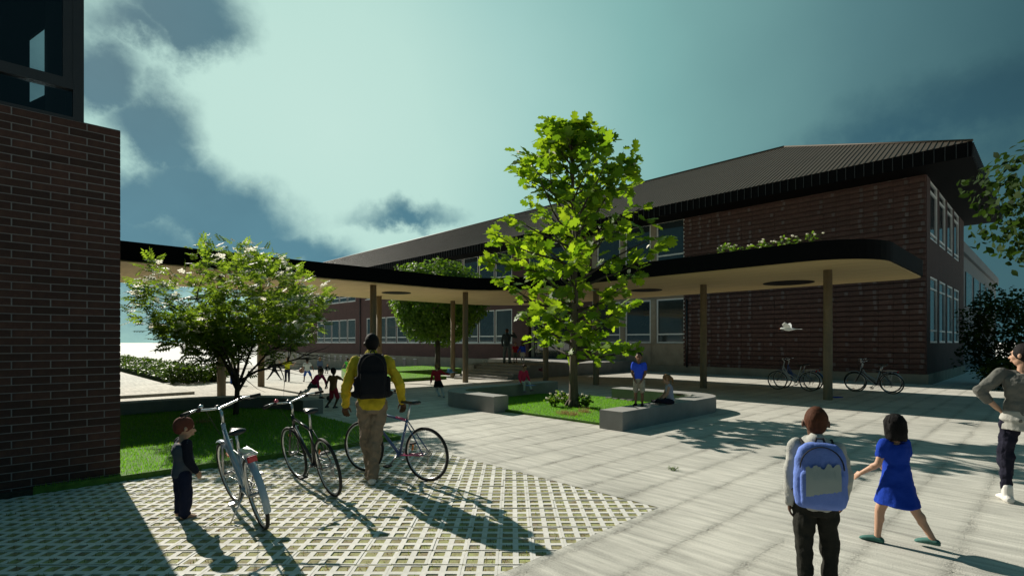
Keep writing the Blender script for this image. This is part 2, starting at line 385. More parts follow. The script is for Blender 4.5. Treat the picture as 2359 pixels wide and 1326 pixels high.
for c in cand:
    if id(c) in ids: continue
    vs = [bm.verts.new(c[0]+Vector(v)+Vector((0,0,-.001))) for v in pv]
    for f in pf: bm.faces.new([vs[k] for k in f])
bm.transform(Wm.to_4x4())
for co, no in (((PA1-.004,0,0),(1,0,0)), ((0,PB1-.004,0),(0,1,0)), ((PA0,0,0),(-1,0,0))):
    bmesh.ops.bisect_plane(bm, geom=bm.verts[:]+bm.edges[:]+bm.faces[:], plane_co=co, plane_no=no, clear_outer=True)
me = bpy.data.meshes.new('paver_rest'); bm.to_mesh(me); bm.free(); me.materials.append(M_paver)
obj('paver_field', me, field, kind='stuff')
# grass blades growing out of the holes
M_blade = leaf_mat('grass blade', (.07,.12,.02), (.20,.22,.05), .4, (1.5,1.5,.6))
M_straw = leaf_mat('dry straw', (.26,.17,.09), (.45,.36,.19), .3, (1.2,1.1,.8))
rng = np.random.default_rng(5)
blade_v = [(-.5,0,0),(.5,0,0),(.32,.12,.55),(-.32,.12,.55),(0,.45,1)]; blade_f = [(0,1,2),(0,2,3),(3,2,4)]
def blades(P, hmin, hmax, w, mt, name, parent=None, lean=.5, **tags):
    n = len(P); q = rng.uniform(0, 2*np.pi, n); h = rng.uniform(hmin, hmax, n)
    M = np.zeros((n,3,3)); M[:,0,0] = np.cos(q)*w; M[:,1,0] = np.sin(q)*w; M[:,0,1] = -np.sin(q)*h*lean; M[:,1,1] = np.cos(q)*h*lean; M[:,2,2] = h
    V, Fc = scatter(blade_v, blade_f, P, M, np.ones(n)); return obj(name, arrays(name, V, Fc, mt), parent, **tags)
pts = []
for c in cand:
    if not c[2]: continue
    for dx in (-.5,.5):
        for dy in (-.5,.5):
            k = int(rng.integers(2, 9)) if rng.random() < .7 else 1
            for _ in range(k): pts.append((c[0].x+dx*CELL+rng.uniform(-.04,.04), c[0].y+dy*CELL+rng.uniform(-.04,.04), -.007))
pts = np.array([p for p in pts if PA0 < AB(p[0],p[1])[0] < PA1-.03 and AB(p[0],p[1])[1] < PB1-.03]); rng.shuffle(pts)
h = int(len(pts)*.45)
blades(pts[:h], .01, .03, .007, M_blade, 'paver_grass', kind='stuff', label='short grass sprouting in the holes of the pavers')
blades(pts[h:], .008, .022, .008, M_straw, 'dry_grass', lean=1.2, kind='stuff', label='dry straw lying in the holes of the pavers')

# lawns: low slabs of turf with real blades
M_lawn = leaf_mat('lawn blade', (.075,.19,.014), (.17,.35,.028), .5, (1.6,1.8,.5))
def rounded(pts, radii, n=10):
    out = []; k = len(pts)
    for i in range(k):
        p = Vector(pts[i]); a = (Vector(pts[i-1])-p); b = (Vector(pts[(i+1) % k])-p); r = radii[i] if isinstance(radii, (list, tuple)) else radii
        if r <= 0: out.append((p.x, p.y)); continue
        a.normalize(); b.normalize(); half = math.acos(max(-1, min(1, a.dot(b))))/2
        t = r/math.tan(half); c = p+(a+b).normalized()*(r/math.sin(half)); s0 = p+a*t-c; s1 = p+b*t-c
        a0 = math.atan2(s0.y, s0.x); a1 = math.atan2(s1.y, s1.x); d = (a1-a0+math.pi) % (2*math.pi)-math.pi
        for q in range(n+1): th = a0+d*q/n; out.append((c.x+r*math.cos(th), c.y+r*math.sin(th)))
    return out
def inpoly(x, y, poly):
    c = False; j = len(poly)-1
    for i in range(len(poly)):
        if (poly[i][1] > y) != (poly[j][1] > y) and x < (poly[j][0]-poly[i][0])*(y-poly[i][1])/(poly[j][1]-poly[i][1])+poly[i][0]: c = not c
        j = i
    return c
def lawn(poly, z0, z1, n, hmax, label):
    b = MB(); b.prism(poly, z0, z1); o = place(b, 'lawn', M_turf, kind='structure')
    x0, x1 = min(p[0] for p in poly), max(p[0] for p in poly); y0, y1 = min(p[1] for p in poly), max(p[1] for p in poly)
    P = []
    while len(P) < n:
        x, y = rng.uniform(x0, x1), rng.uniform(y0, y1)
        if inpoly(x, y, poly): P.append((x, y, z1-.004))
    g = blades(np.array(P), hmax*.4, hmax, .007, M_lawn, 'grass', kind='stuff', label=label); g.rotation_euler = (0,0,ROTZ)
lawn(rounded([(-14.45,1.0),(-14.45,4.95),(-7.95,4.95),(-7.95,.2),(-8.2,.2),(-8.2,1.0)], [0,2.2,0,0,0,0]), -.04, .07, 42000, .05, 'short dark grass of the lawn beside the brick corner')
lawn(rounded([(-11.5,8.75),(-11.5,12.9),(-6.3,12.9),(-6.3,8.75)], [.8,1.0,1.2,0]), -.02, .05, 42000, .045, 'bright short grass round the tall young tree')
lawn([(-20.9,13.0),(-26.4,13.0),(-31,15),(-31,21),(-26.5,21),(-26.4,15.6),(-20.9,15.6)], -.6, .02, 26000, .05, 'sunlit grass patch below the round clipped tree')
# strip of dark earth along the foot of the brick corner
b = MB(); b.box(-8.3,-7.95,-3,.198,-.04,.055); place(b, 'soil_strip', mat('dark earth', (.028,.026,.018), .95, .4, 20, .6, 60), kind='structure')
# raised path on the far left
b = MB(); b.box(-45,-19.6,-6,4.4,-.1,.085); place(b, 'path', M_pave, kind='structure')
# ------------------------------------------------------------------ brick corner building (near, left)
M_mort = mat('grey mortar', (.20,.20,.20), .95, .12, 12, .4, 90)
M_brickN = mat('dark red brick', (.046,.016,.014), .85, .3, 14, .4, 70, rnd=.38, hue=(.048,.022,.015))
M_steel = mat('dark painted steel', (.018,.02,.023), .45, .1, 5)
M_glass = glass_mat('clear tinted glass', (.42,.50,.54), .3)
M_inner = mat('dark interior plaster', (.05,.052,.055), .9, .1, 2)
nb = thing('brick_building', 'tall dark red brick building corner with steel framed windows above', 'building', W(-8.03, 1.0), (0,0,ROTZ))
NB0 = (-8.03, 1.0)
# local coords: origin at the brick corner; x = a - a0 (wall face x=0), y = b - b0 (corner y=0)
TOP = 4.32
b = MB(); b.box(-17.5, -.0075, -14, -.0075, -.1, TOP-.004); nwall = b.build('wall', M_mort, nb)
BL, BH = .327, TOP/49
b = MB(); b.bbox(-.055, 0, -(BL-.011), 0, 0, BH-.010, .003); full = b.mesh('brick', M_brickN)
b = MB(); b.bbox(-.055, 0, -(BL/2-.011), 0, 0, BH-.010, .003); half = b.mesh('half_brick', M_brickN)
rest = MB()
for r in range(49):
    y = 0.0; first = True; offs = [BL/2, BL, BL*.75][0] if r % 2 else BL
    k = 0
    while y > -8:
        L_ = BL/2 if (first and r % 2) else BL
        dx = R.gauss(0, .0014)
        if k < 5: obj('brick', half if L_ < BL else full, nwall, (dx-.002, y-.001, r*BH+.001))
        else: rest.box(-.055+dx, dx-.002, y-L_+.011, y, r*BH, r*BH+BH-.010)
        y -= L_; first = False; k += 1
rest.build('brick_field', M_brickN, nwall, kind='stuff')
# return face of the corner (seen only from the yard)
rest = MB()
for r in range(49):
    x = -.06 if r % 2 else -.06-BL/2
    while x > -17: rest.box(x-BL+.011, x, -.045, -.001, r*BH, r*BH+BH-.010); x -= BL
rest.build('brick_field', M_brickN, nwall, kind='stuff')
b = MB(); b.box(-17.5, -.002, -14, -.002, TOP-.003, TOP+.0); b.build('coping', M_steel, nb)
# glazed upper storey: end at y = -.35
YE = -.352
fr = MB()
fr.box(-.14, 0, YE-.10, YE, TOP, 8.0); fr.box(-.13, -.01, YE-.19, YE-.10, 4.80, 8.0)
upf = fr.build('corner_post', M_steel, nb)
for (z0, z1) in ((4.68, 4.80), (7.9, 8.1)):
    b = MB(); b.box(-.12, -.005, -14, YE-.10, z0, z1); b.build('rail', M_steel, nb)
b = MB(); b.box(-.115, -.006, -14, YE-.10, TOP, TOP+.035); b.build('bottom_rail', M_steel, nb)
for k in range(1, 6):
    b = MB(); b.box(-.118, -.007, YE-.1-k*2.3, YE-.02-k*2.3, TOP+.035, 7.9); b.build('mullion', M_steel, nb)
b = MB(); b.box(-.06, -.045, -14, YE-.1, TOP+.03, 4.69); b.build('pane', M_glass, nb)
b = MB(); b.box(-.061, -.046, -14, YE-.1, 4.79, 7.92); b.build('pane', M_glass, nb)
b = MB(); b.box(-5.6, .12, -14.2, YE+.10, 8.1, 8.5); b.build('roof', M_steel, nb)
# end wall, back wall with an opening you look through, ceiling
b = MB(); b.box(-5.2, -.14, YE-.16, YE-.02, TOP, 8.1); b.build('end_wall', M_inner, nb)
bx = -4.97; bk = MB()
o0, o1 = -.72, -.46                                       # opening (y range) in the back wall
bk.box(bx-.12, bx, -14, o0, TOP, 8.1); bk.box(bx-.12, bx, o1, YE-.16, TOP, 8.1)
zA, zB = 7.25, 7.62
bk.add([(bx,o0,zA),(bx,o1,zB),(bx,o1,8.1),(bx,o0,8.1),(bx-.12,o0,zA),(bx-.12,o1,zB),(bx-.12,o1,8.1),(bx-.12,o0,8.1)], [(0,1,2,3),(7,6,5,4),(0,4,5,1)])
bk.build('back_wall', M_inner, nb)
b = MB(); b.add([(bx-.05,o0,5.85),(bx-.05,o1,6.05),(bx-.05,o1,6.35),(bx-.05,o0,6.1),(bx-.11,o0,5.85),(bx-.11,o1,6.05),(bx-.11,o1,6.35),(bx-.11,o0,6.1)], [(0,1,2,3),(7,6,5,4),(3,2,6,7),(0,4,5,1)])
b.build('stair_beam', M_inner, nb)

# ------------------------------------------------------------------ school building
A0, B0_ = -3.63, 26.6
sb = thing('school_building', 'long two storey dark brick school with brown hipped metal roof', 'building', W(A0, B0_), (0,0,ROTZ))
# local: x = a - A0 (so x <= 0 along the facade), y = b - B0 (y > 0 inside), z
LEN, DEP = 78.5, 12.0
ZP, ZW = 0.40, 8.62
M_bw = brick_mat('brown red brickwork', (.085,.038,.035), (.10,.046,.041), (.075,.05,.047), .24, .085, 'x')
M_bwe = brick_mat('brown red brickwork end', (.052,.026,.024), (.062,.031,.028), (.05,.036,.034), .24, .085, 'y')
M_clad = mat('beige stone cladding', (.30,.26,.20), .85, .22, 1.8, .2, 30)
M_plinth = mat('plinth concrete', (.27,.25,.20), .9, .2, 1.5, .25, 30)
M_white = mat('white painted frame', (.72,.74,.73), .5, .05, 4)
M_pane = mat('dark window glass', (.022,.034,.040), .05, .25, .6, spec=1.0)
M_pane2 = mat('window glass before pale blind', (.045,.055,.052), .06, .25, .7, spec=.9)
M_roof = mat('brown standing seam metal', (.062,.048,.034), .6, .12, 1.2, spec=.25)
M_black = mat('black trim', (.003,.003,.0035), .7, .1, 5, spec=.08)
M_door = mat('black door frame', (.010,.011,.012), .3, .1, 3)
GZ = (1.63, 4.13, 2.14); UZ = (6.06, 8.50, 6.56)          # bottom, top, transom
bays = []                                                  # (x0, x1, stone)
for s0 in (10.46, 12.55, 14.64): bays.append((-s0-1.73, -s0, 1))
def run(s0, n, w=1.84, gap=.10): return [(-(s0+k*(w+gap)+w), -(s0+k*(w+gap)), 0) for k in range(n)]
for s0, n in ((24.05,6),(36.1,5),(48.1,5),(59.9,5)): bays += run(s0, n)
stair = (-22.36, -18.6)
opn = []
for x0, x1, st in bays: opn.append((x0, x1, GZ[0], GZ[1])); opn.append((x0, x1, UZ[0], UZ[1]))
opn.append((stair[0], stair[1], .60, 4.15)); opn.append((stair[0], stair[1], 5.9, 8.45))
def facade(opn, u0, u1, z0, z1, depth, put, mfun, cuts=()):
    us = sorted(set([u0, u1]+[o[0] for o in opn]+[o[1] for o in opn]+list(cuts))); zs = sorted(set([z0, z1]+[o[2] for o in opn]+[o[3] for o in opn]))
    b = MB()
    for i in range(len(us)-1):
        for j in range(len(zs)-1):
            um, zm = (us[i]+us[i+1])/2, (zs[j]+zs[j+1])/2
            if any(o[0] < um < o[1] and o[2] < zm < o[3] for o in opn): continue
            b.add([put(us[i],0,zs[j]), put(us[i+1],0,zs[j]), put(us[i+1],0,zs[j+1]), put(us[i],0,zs[j+1])], [(0,1,2,3)], mfun(um, zm))
    for x0, x1, za, zb in opn:
        for p, q in (((x0,za),(x1,za)), ((x1,za),(x1,zb)), ((x1,zb),(x0,zb)), ((x0,zb),(x0,za))):
            b.add([put(p[0],0,p[1]), put(p[0],depth,p[1]), put(q[0],depth,q[1]), put(q[0],0,q[1])], [(0,1,2,3)], mfun((x0+x1)/2, (za+zb)/2))
    return b
fb = facade(opn, -LEN, 0, ZP, ZW, .3, lambda u, d, z: (u, d, z), lambda u, z: 1 if -16.75 < u < -10.46 else 0, (-16.75, -10.46))
swall = fb.build('wall', [M_bw, M_clad], sb)
b = MB(); b.box(-LEN, -.3, .3, DEP, -2.2, ZW-.002); b.build('core', M_inner, sb)
eopn = []
ebays = [(0.85+k*2.42, 0.85+k*2.42+2.05) for k in range(4)]
for y0, y1 in ebays: eopn += [(y0, y1, 1.66, 4.45), (y0, y1, 5.97, 8.45)]
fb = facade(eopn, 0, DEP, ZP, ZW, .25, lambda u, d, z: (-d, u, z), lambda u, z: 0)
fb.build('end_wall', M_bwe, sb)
b = MB(); b.box(-LEN-.06, .06, -.06, DEP, -2.2, ZP); b.build('plinth', M_plinth, sb)
# windows
def window(x0, x1, z0, z1, tr, pane=M_pane, put=lambda u, d, z: (u, d, z), two=None):
    def bx(b, u0, u1, d0, d1, za, zb):
        v = [put(u, d, z) for z in (za, zb) for d in (d0, d1) for u in (u0, u1)]
        b.add(v, [(0,2,3,1),(4,5,7,6),(0,1,5,4),(1,3,7,5),(3,2,6,7),(2,0,4,6)])
    e = .085; g = .004
    b = MB(); bx(b, x0+g, x0+e, .03, .13, z0+g, z1-g); bx(b, x1-e, x1-g, .03, .13, z0+g, z1-g); bx(b, x0+e, x1-e, .031, .129, z0+g, z0+e); bx(b, x0+e, x1-e, .031, .129, z1-e, z1-g)
    w = b.build('window', M_white, sb)
    for t in (tr if isinstance(tr, tuple) else (tr,)): b = MB(); bx(b, x0+e, x1-e, .04, .12, t-.04, t+.04); b.build('transom', M_white, w)
    b = MB(); bx(b, x0+e*.5, x1-e*.5, .075, .095, z0+e*.5, z1-e*.5); b.build('pane', pane, w)
    return w
for i, (x0, x1, st) in enumerate(bays):
    window(x0, x1, *GZ, pane=M_pane2 if i % 3 != 1 else M_pane); window(x0, x1, *UZ)
window(stair[0], (stair[0]+stair[1])/2-.04, 5.9, 8.45, 6.5); window((stair[0]+stair[1])/2+.04, stair[1], 5.9, 8.45, 6.5)
for y0, y1 in ebays:
    window(y0, y1, 1.66, 4.45, (2.19, 3.95), put=lambda u, d, z: (-d, u, z)); window(y0, y1, 5.97, 8.45, (6.25, 8.0), put=lambda u, d, z: (-d, u, z))
# sills
for grp in ((10.46,16.4),(24.05,35.7),(36.1,45.8),(48.1,57.8),(59.9,69.6)):
    for z in (GZ[0], UZ[0]):
        b = MB(); b.box(-grp[1]-.05, -grp[0]+.05, -.07, .028, z-.06, z-.002); b.build('sill', M_white if grp[0] > 20 else M_clad, sb)
# stone cladding panels of the near bays
for s0 in (10.46, 12.55, 14.64):
    for za, zb in ((.43, 1.0), (1.01, GZ[0]-.065), (4.2, 5.05), (5.06, UZ[0]-.065)):
        b = MB(); b.box(-s0-1.88, -s0+.03, -.035, -.001, za, zb); b.build('stone_panel', M_clad, sb)
    for za, zb in ((GZ[0], GZ[1]), (UZ[0], UZ[1])):
        b = MB(); b.box(-s0-2.07, -s0-1.75, -.03, -.001, za, zb-.02); b.build('stone_pier', M_clad, sb)
# cellar lights in the plinth
M_cell = mat('grey cellar window', (.045,.05,.05), .3, .1, 3)
for s in [36.6,38.4,40.2,42.0,48.4,49.9,51.3,52.7,54.2,55.6,57.0,60.2,61.7,63.2,64.8,66.3,67.8]:
    zt, h = .20, .72
    b = MB(); b.box(-s-.30, -s+.30, -.085, -.058, zt-h, zt); f_ = b.build('cellar_window', M_plinth, sb)
    b = MB(); b.box(-s-.23, -s+.23, -.09, -.084, zt-h+.06, zt-.08); b.build('pane', M_cell, f_)
    b = MB(); b.box(-s-.26, -s+.26, -.11, -.0845, zt-.075, zt-.02); b.build('lintel', M_white, f_)
# entrance: recessed black glazed doors
en = MB(); x0, x1 = stair
en.box(x0, x1, .18, .26, 3.1, 3.2); en.box(x0, x0+.1, .18, .26, .6, 4.14); en.box(x1-.1, x1, .18, .26, .6, 4.14); en.box(x0+.1, x1-.1, .181, .259, 4.04, 4.14)
ed = en.build('entrance', M_door, sb)
for k in range(3):
    u0 = x0+.55+k*1.05; b = MB(); b.box(u0, u0+.08, .175, .265, .6, 3.1); b.box(u0+.95, u0+1.03, .175, .265, .6, 3.1); b.box(u0+.08, u0+.95, .176, .264, .6, .8); b.box(u0+.08, u0+.95, .176, .264, 3.0, 3.1)
    d_ = b.build('door', M_door, ed)
b = MB(); b.box(x0+.1, x1-.1, .21, .225, .6, 4.05); b.build('pane', M_pane, ed)
b = MB(); b.box(x0+.12, x0+.42, .14, .17, .62, 3.6); b.build('side_panel', M_plinth, ed)
b = MB(); b.tube([(-46.9,-.09,-.6),(-46.9,-.09,8.4)], .055, 8); b.build('downpipe', M_steel, sb)
b = MB(); b.tube([(-11.0+.72,-.10,.35),(-11.0+.72,-.10,4.0)], .05, 8); b.build('downpipe', M_steel, sb)

# projecting brick courses on the blind end of the facade
M_c1 = mat('relief brick', (.076,.040,.034), .85, .3, 9, .4, 60, rnd=.14, hue=(.084,.045,.038)); M_c2 = mat('relief brick pale', (.12,.095,.092), .85, .25, 9, .4, 60, rnd=.2)
PW, PH = .523, (ZW-.02-ZP)/37
palecol = {}
for k in range(20): palecol[k] = R.choice([.05,.1,.15,.25,.45,.7])
palecol[0] = .5; palecol[4] = .45; palecol[3] = .55; palecol[19] = .6; palecol[10] = .5
b = MB(); b.bbox(-PW+.003, 0, -.075, 0, .0, PH-.060, .006); bigb = b.mesh('brick', M_c1); bigp = b.mesh('brick', M_c2)
b = MB(); b.bbox(-PW*.24, 0, -.075, 0, .002, PH-.062, .006); pal = b.mesh('pale_brick', M_c2)
rest = MB()
for r in range(37):
    for k in range(20):
        x = -.03-k*PW; z = ZP+.01+r*PH; dy = R.uniform(-.012, .01); pale = R.random() < palecol[k]
        if k < 8:
            o = obj('brick', bigb, swall, (x, -.001+dy*.0-R.uniform(0,.012), z))
            if pale:
                b_ = obj('brick', pal, swall, (x-R.uniform(.02,.12), -.014-.001*(k%3), z))
        else:
            rest.bbox(x-PW+.003, x, -.075+dy, -.001, z, z+PH-.060, .006, 0)
            if pale: q = R.uniform(.02,.12); rest.bbox(x-q-.125, x-q, -.092, -.0015, z+.001, z+PH-.062, .006, 1)
rest.build('brick_field', [M_c1, M_c2], swall, kind='stuff')

# roof
OV = 1.5; ez, e0 = 8.96, 8.42; rz_, ry = 13.05, DEP/2-.0
X1, X0 = OV, -LEN-OV; Y0, Y1 = -OV, DEP+OV-.1; rx1, rx0 = -7.4, -LEN+7
b = MB()
P = [(X1,Y0,ez),(X1,Y1,ez),(X0,Y1,ez),(X0,Y0,ez),(rx1,ry,rz_),(rx0,ry,rz_)]
b.add(P, [(3,0,4,5),(0,1,4),(1,2,5,4),(2,3,5)]); roof = b.build('roof', M_roof, sb)
b = MB(); t = .004
b.add([(X1,Y0,ez-t),(X1,Y1,ez-t),(X0,Y1,ez-t),(X0,Y0,ez-t),(X1-.02,Y0+.02,e0),(X1-.02,Y1-.02,e0),(X0+.02,Y1-.02,e0),(X0+.02,Y0+.02,e0)], [(0,4,5,1),(1,5,6,2),(2,6,7,3),(3,7,4,0),(4,7,6,5)])
b.build('fascia', M_black, sb)
sl_ = (rz_-ez)/(ry-Y0); PT = .32; PS = .2; ribs_rest = MB(); bat_rest = MB()
def rib(mb, x, ye):
    w, h = .024, .026; ya, yb = Y0+.005, ye; za, zb = ez+sl_*(ya-Y0), ez+sl_*(yb-Y0)
    mb.add([(x-w,ya,za-.01),(x+w,ya,za-.01),(x+w*.6,ya,za+h),(x-w*.6,ya,za+h),(x-w,yb,zb-.01),(x+w,yb,zb-.01),(x+w*.6,yb,zb+h),(x-w*.6,yb,zb+h)], [(0,1,2,3),(1,5,6,2),(2,6,7,3),(3,7,4,0),(7,6,5,4)])
fb = MB(); rib(fb, 0, ry-.01); rib_me = fb.mesh('roof_seam', M_roof)
M_bat = mat('dark fascia batten', (.022,.022,.022), .5, .1, 4)
b = MB(); b.box(-.012, .012, -.03, .0, e0+.01, ez-.03); bat_me = b.mesh('batten', M_bat)
k = 0; x = X1-.12
while x > X0+.1:
    frac = min(1, (X1-x)/(X1-rx1)); frac = min(frac, max(0.05, (x-X0)/(rx0-X0)))
    ye = Y0+(ry-Y0)*frac-.01
    if k < 240:
        if frac >= 1: obj('roof_seam', rib_me, roof, (x,0,0))
        else: fb = MB(); rib(fb, x, ye); fb.build('roof_seam', M_roof, roof)
    else: rib(ribs_rest, x, ye)
    x -= PS; k += 1
k = 0; x = X1-.12
while x > X0+.1:
    if k < 125: obj('batten', bat_me, roof, (x, Y0, 0))
    else: bat_rest.box(x-.012, x+.012, Y0-.03, Y0, e0+.01, ez-.03)
    x -= PT; k += 1
ribs_rest.build('roof_seams', M_roof, roof, kind='stuff'); bat_rest.build('battens', M_bat, roof, kind='stuff')
y = Y0+.2; eb = MB()
while y < Y1: eb.box(X1, X1+.04, y-.03, y+.03, e0+.01, ez-.012); y += PT
eb.build('battens', M_bat, roof, kind='stuff')
b = MB(); b.tube([(rx1,ry,rz_+.02),(rx0,ry,rz_+.02)], .07, 8); b.build('ridge_cap', M_roof, roof)
b = MB(); b.tube([(rx1,ry,rz_+.02),(X1,Y0,ez+.02)], .05, 8); b.build('hip_cap', M_roof, roof)

# pale building behind, on the right
M_ann = mat('pale grey render', (.15,.17,.18), .8, .08, 1, 0)
an = thing('grey_building', 'pale grey building with flat roof behind the brick school', 'building', W(-3.9, 39.2, 0), (0,0,ROTZ))
b = MB(); b.box(-14, 0, 0, 26, -.2, 6.9); b.build('wall', M_ann, an)
b = MB(); b.box(-14.2, .18, -.2, 26.2, 6.9, 7.5); b.build('roof', mat('grey roof edge', (.13,.15,.16), .7, .1, 1), an)
for k in range(5): b = MB(); b.box(0, .05, 3+k*4.4, 6+k*4.4, 3.9, 6.0); b.build('window', M_pane2, an)

# entrance steps and landing
st = thing('entrance_steps', 'grey concrete landing with broad steps before the school entrance', 'steps', W(-17.2, 17.7), (0,0,ROTZ))
b = MB(); b.prism([(-9.0,5.3),(-4.3,5.3),(-4.3,0),(0,0),(0,8.83),(-9.0,8.83)], -.9, .60); b.build('landing', M_conc, st)
for k in range(5):
    b = MB(); b.bbox(-3.5, -.004*(k+1), -.36*(k+1), -.36*k-.002, -.5, .60-.12*(k+1)+.0, .012); b.build('step', M_conc, st)
b = MB(); b.box(-4.3, -3.52, -.5, -.003, -.9, .52); b.build('step_wall', M_conc, st)

# ------------------------------------------------------------------ covered walk
CS, CT = 3.85, 4.37
M_ply = mat('pale plywood', (.52,.39,.18), .7, .16, 1.3, .1, 20, stretch=(.5,6,1))
M_post = mat('round timber post', (.20,.155,.095), .75, .22, 2.5, .25, 30, stretch=(3,3,.4))
cn = thing('canopy', 'black edged L shaped flat canopy with plywood soffit on round timber posts', 'canopy', W(0, 0), (0,0,ROTZ))
def outline(e):
    return rounded([(-17.05-e,-1.4),(-17.05-e,15.35+e),(-3.05-e,15.35+e),(-3.05-e,22.06-e),(-23.3+e,22.06-e),(-23.3+e,-1.4)], [0,2.6+e,1.75-e,.5,4.0-e,0], 12)
b = MB(); b.prism(outline(0), CS+.012, CT); b.build('fascia', M_black, cn)
b = MB(); b.prism(outline(.05), CS-.02, CS+.05); b.build('soffit', M_ply, cn)
b = MB(); b.prism(outline(.18), CT-.04, CT+.015); b.build('roof_bed', M_soil, cn)
posts = [(-4.7,17.47),(-9.1,18.6),(-12.75,16.9),(-15.65,17.1),(-17.55,14.1),(-21.7,16.6),(-17.75,9.85),(-21.8,12.4),(-18.1,4.8),(-21.5,7.1),(-5.2,20.9)]
for a, b_ in posts[:10]:
    g = slope(a, b_); b = MB(); b.tube([(a,b_,g-.05),(a,b_,g+.02),(a,b_,CS-.019)], [.125,.125,.118], 18); b.build('post', M_post, cn)
for px, py, dia in ((913,674,1.25),(1209,695,1.2),(1488,668,1.3),(1816,651,1.65)):
    p = G(px, py, CS-.02); a, b_ = AB(p.x, p.y)
    b = MB(); n = 36
    ring = [(a+dia/2*math.cos(2*math.pi*i/n), b_+dia/2*math.sin(2*math.pi*i/n)) for i in range(n)]
    b.prism(ring, CS-.034, CS-.018); b.build('skylight', M_black, cn)

# ------------------------------------------------------------------ seat walls
def wall_along(name, label, path, hw, z0, z1, cat='bench', group=None):
    P = [Vector((x, y, 0)) for x, y in path]; L_, Rr = [], []
    for i, p in enumerate(P):
        t = (P[min(i+1, len(P)-1)]-P[max(i-1, 0)]).normalized(); nn = Vector((-t.y, t.x, 0)); L_.append(p+nn*hw); Rr.append(p-nn*hw)
    poly = [(p.x, p.y) for p in Rr]+[(p.x, p.y) for p in reversed(L_)]
    b = MB(); b.prism(poly, z0, z1-.012)
    ins = .012; Pi = [(p+(c-p)*(ins/hw)) for p, c in zip([Vector((q[0], q[1], 0)) for q in poly], P+list(reversed(P)))]
    n = len(poly); v = [(q[0], q[1], z1-.012) for q in poly]+[(p.x, p.y, z1) for p in Pi]
    b.add(v, [(i, (i+1) % n, n+(i+1) % n, n+i) for i in range(n)]+[tuple(range(n, 2*n))])
    c = path[len(path)//2]; root = Vector((c[0], c[1], 0))
    for i, q in enumerate(b.v): b.v[i] = (q[0]-root.x, q[1]-root.y, q[2])
    o = b.build(name, M_conc, None, W(c[0], c[1]), label=label, category=cat); o.rotation_euler = (0,0,ROTZ)
    if group: o['group'] = group
    return o
def arc(pts, rad):
    q = rounded([pts[0]]+pts[1:-1]+[pts[-1]], [0]+[rad]*(len(pts)-2)+[0], 12); return q
gr = 'low concrete seat walls'
wall_along('seat_wall', 'low curved concrete seat wall on the left of the tall young tree', arc([(-9.35,8.62),(-11.72,8.62),(-11.72,13.15)], .95), .24, -.05, .40, group=gr)
wall_along('seat_wall', 'low angled concrete seat wall right of the tree with a boy standing on it', arc([(-6.02,8.45),(-6.02,12.95),(-9.0,12.95)], .75), .27, -.05, .37, group=gr)
wall_along('seat_wall', 'long curved concrete seat wall behind the shaded lawn and bicycles', arc([(-14.7,1.1),(-14.7,5.2),(-12.2,5.2)], 2.3), .24, -.05, .34, group=gr)
M_stone = mat('dark edging stone', (.07,.068,.06), .9, .3, 9, .5, 40, rnd=.3)
for k, (px, py) in enumerate(((1404,921),(1420,923),(1437,925),(1452,927))):
    p = G(px, py); b = MB(); b.bbox(-.12,.12,-.09,.09,-.02,.09,.03)
    o = b.build('edging_stone', M_stone, None, p, label='dark edging stone at the back of the tree lawn, '+('first from left','second from left','third from left','nearest the boy')[k], category='stone', group='edging stones of the tree lawn'); o.rotation_euler = (0,0,ROTZ+R.uniform(-.2,.2))
# ------------------------------------------------------------------ trees and plants
M_bark = mat('dark bark', (.055,.045,.036), .95, .4, 9, .9, 40, stretch=(1,1,.35))
M_barkg = mat('grey brown bark', (.12,.095,.07), .95, .4, 9, .9, 40, stretch=(1,1,.3))
M_leafT = leaf_mat('bright lobed leaf', (.07,.15,.012), (.22,.33,.03), .52, (1.9,1.8,.6))
M_leafF = leaf_mat('feathery leaf', (.065,.12,.018), (.19,.27,.045), .52, (1.8,1.8,.7))
M_leafR = leaf_mat('small round crown leaf', (.045,.095,.012), (.12,.21,.025), .48, (1.8,1.8,.6))
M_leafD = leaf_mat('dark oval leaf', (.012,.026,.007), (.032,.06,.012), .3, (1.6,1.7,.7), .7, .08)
M_leafH = leaf_mat('hedge leaf', (.03,.06,.012), (.08,.13,.02), .35, (1.5,1.6,.6))
M_petal = leaf_mat('cream blossom', (.80,.76,.62), (.92,.89,.80), .55, (1,1,1))
def unit(v): return v/np.linalg.norm(v)
def limb(p, d, L_, r, n, wob, up, rnd):
    pts = [np.array(p)]; d = unit(np.array(d)); rad = [r]
    for i in range(n):
        d = unit(d+rnd.normal(0, wob, 3)+np.array([0,0,up])); pts.append(pts[-1]+d*L_/n); rad.append(r*(1-.82*(i+1)/n))
    return pts, rad, d
def tubes(b, pts, rad, n=6): b.tube(pts, rad, n)
def leaves_obj(name, tv, tf, P, up, fwd, sca, m, parent, **tags):
    M = frames(up, fwd); V, Fc = scatter(tv, tf, P, M, sca); return obj(name, arrays(name, V, Fc, m), parent, **tags)
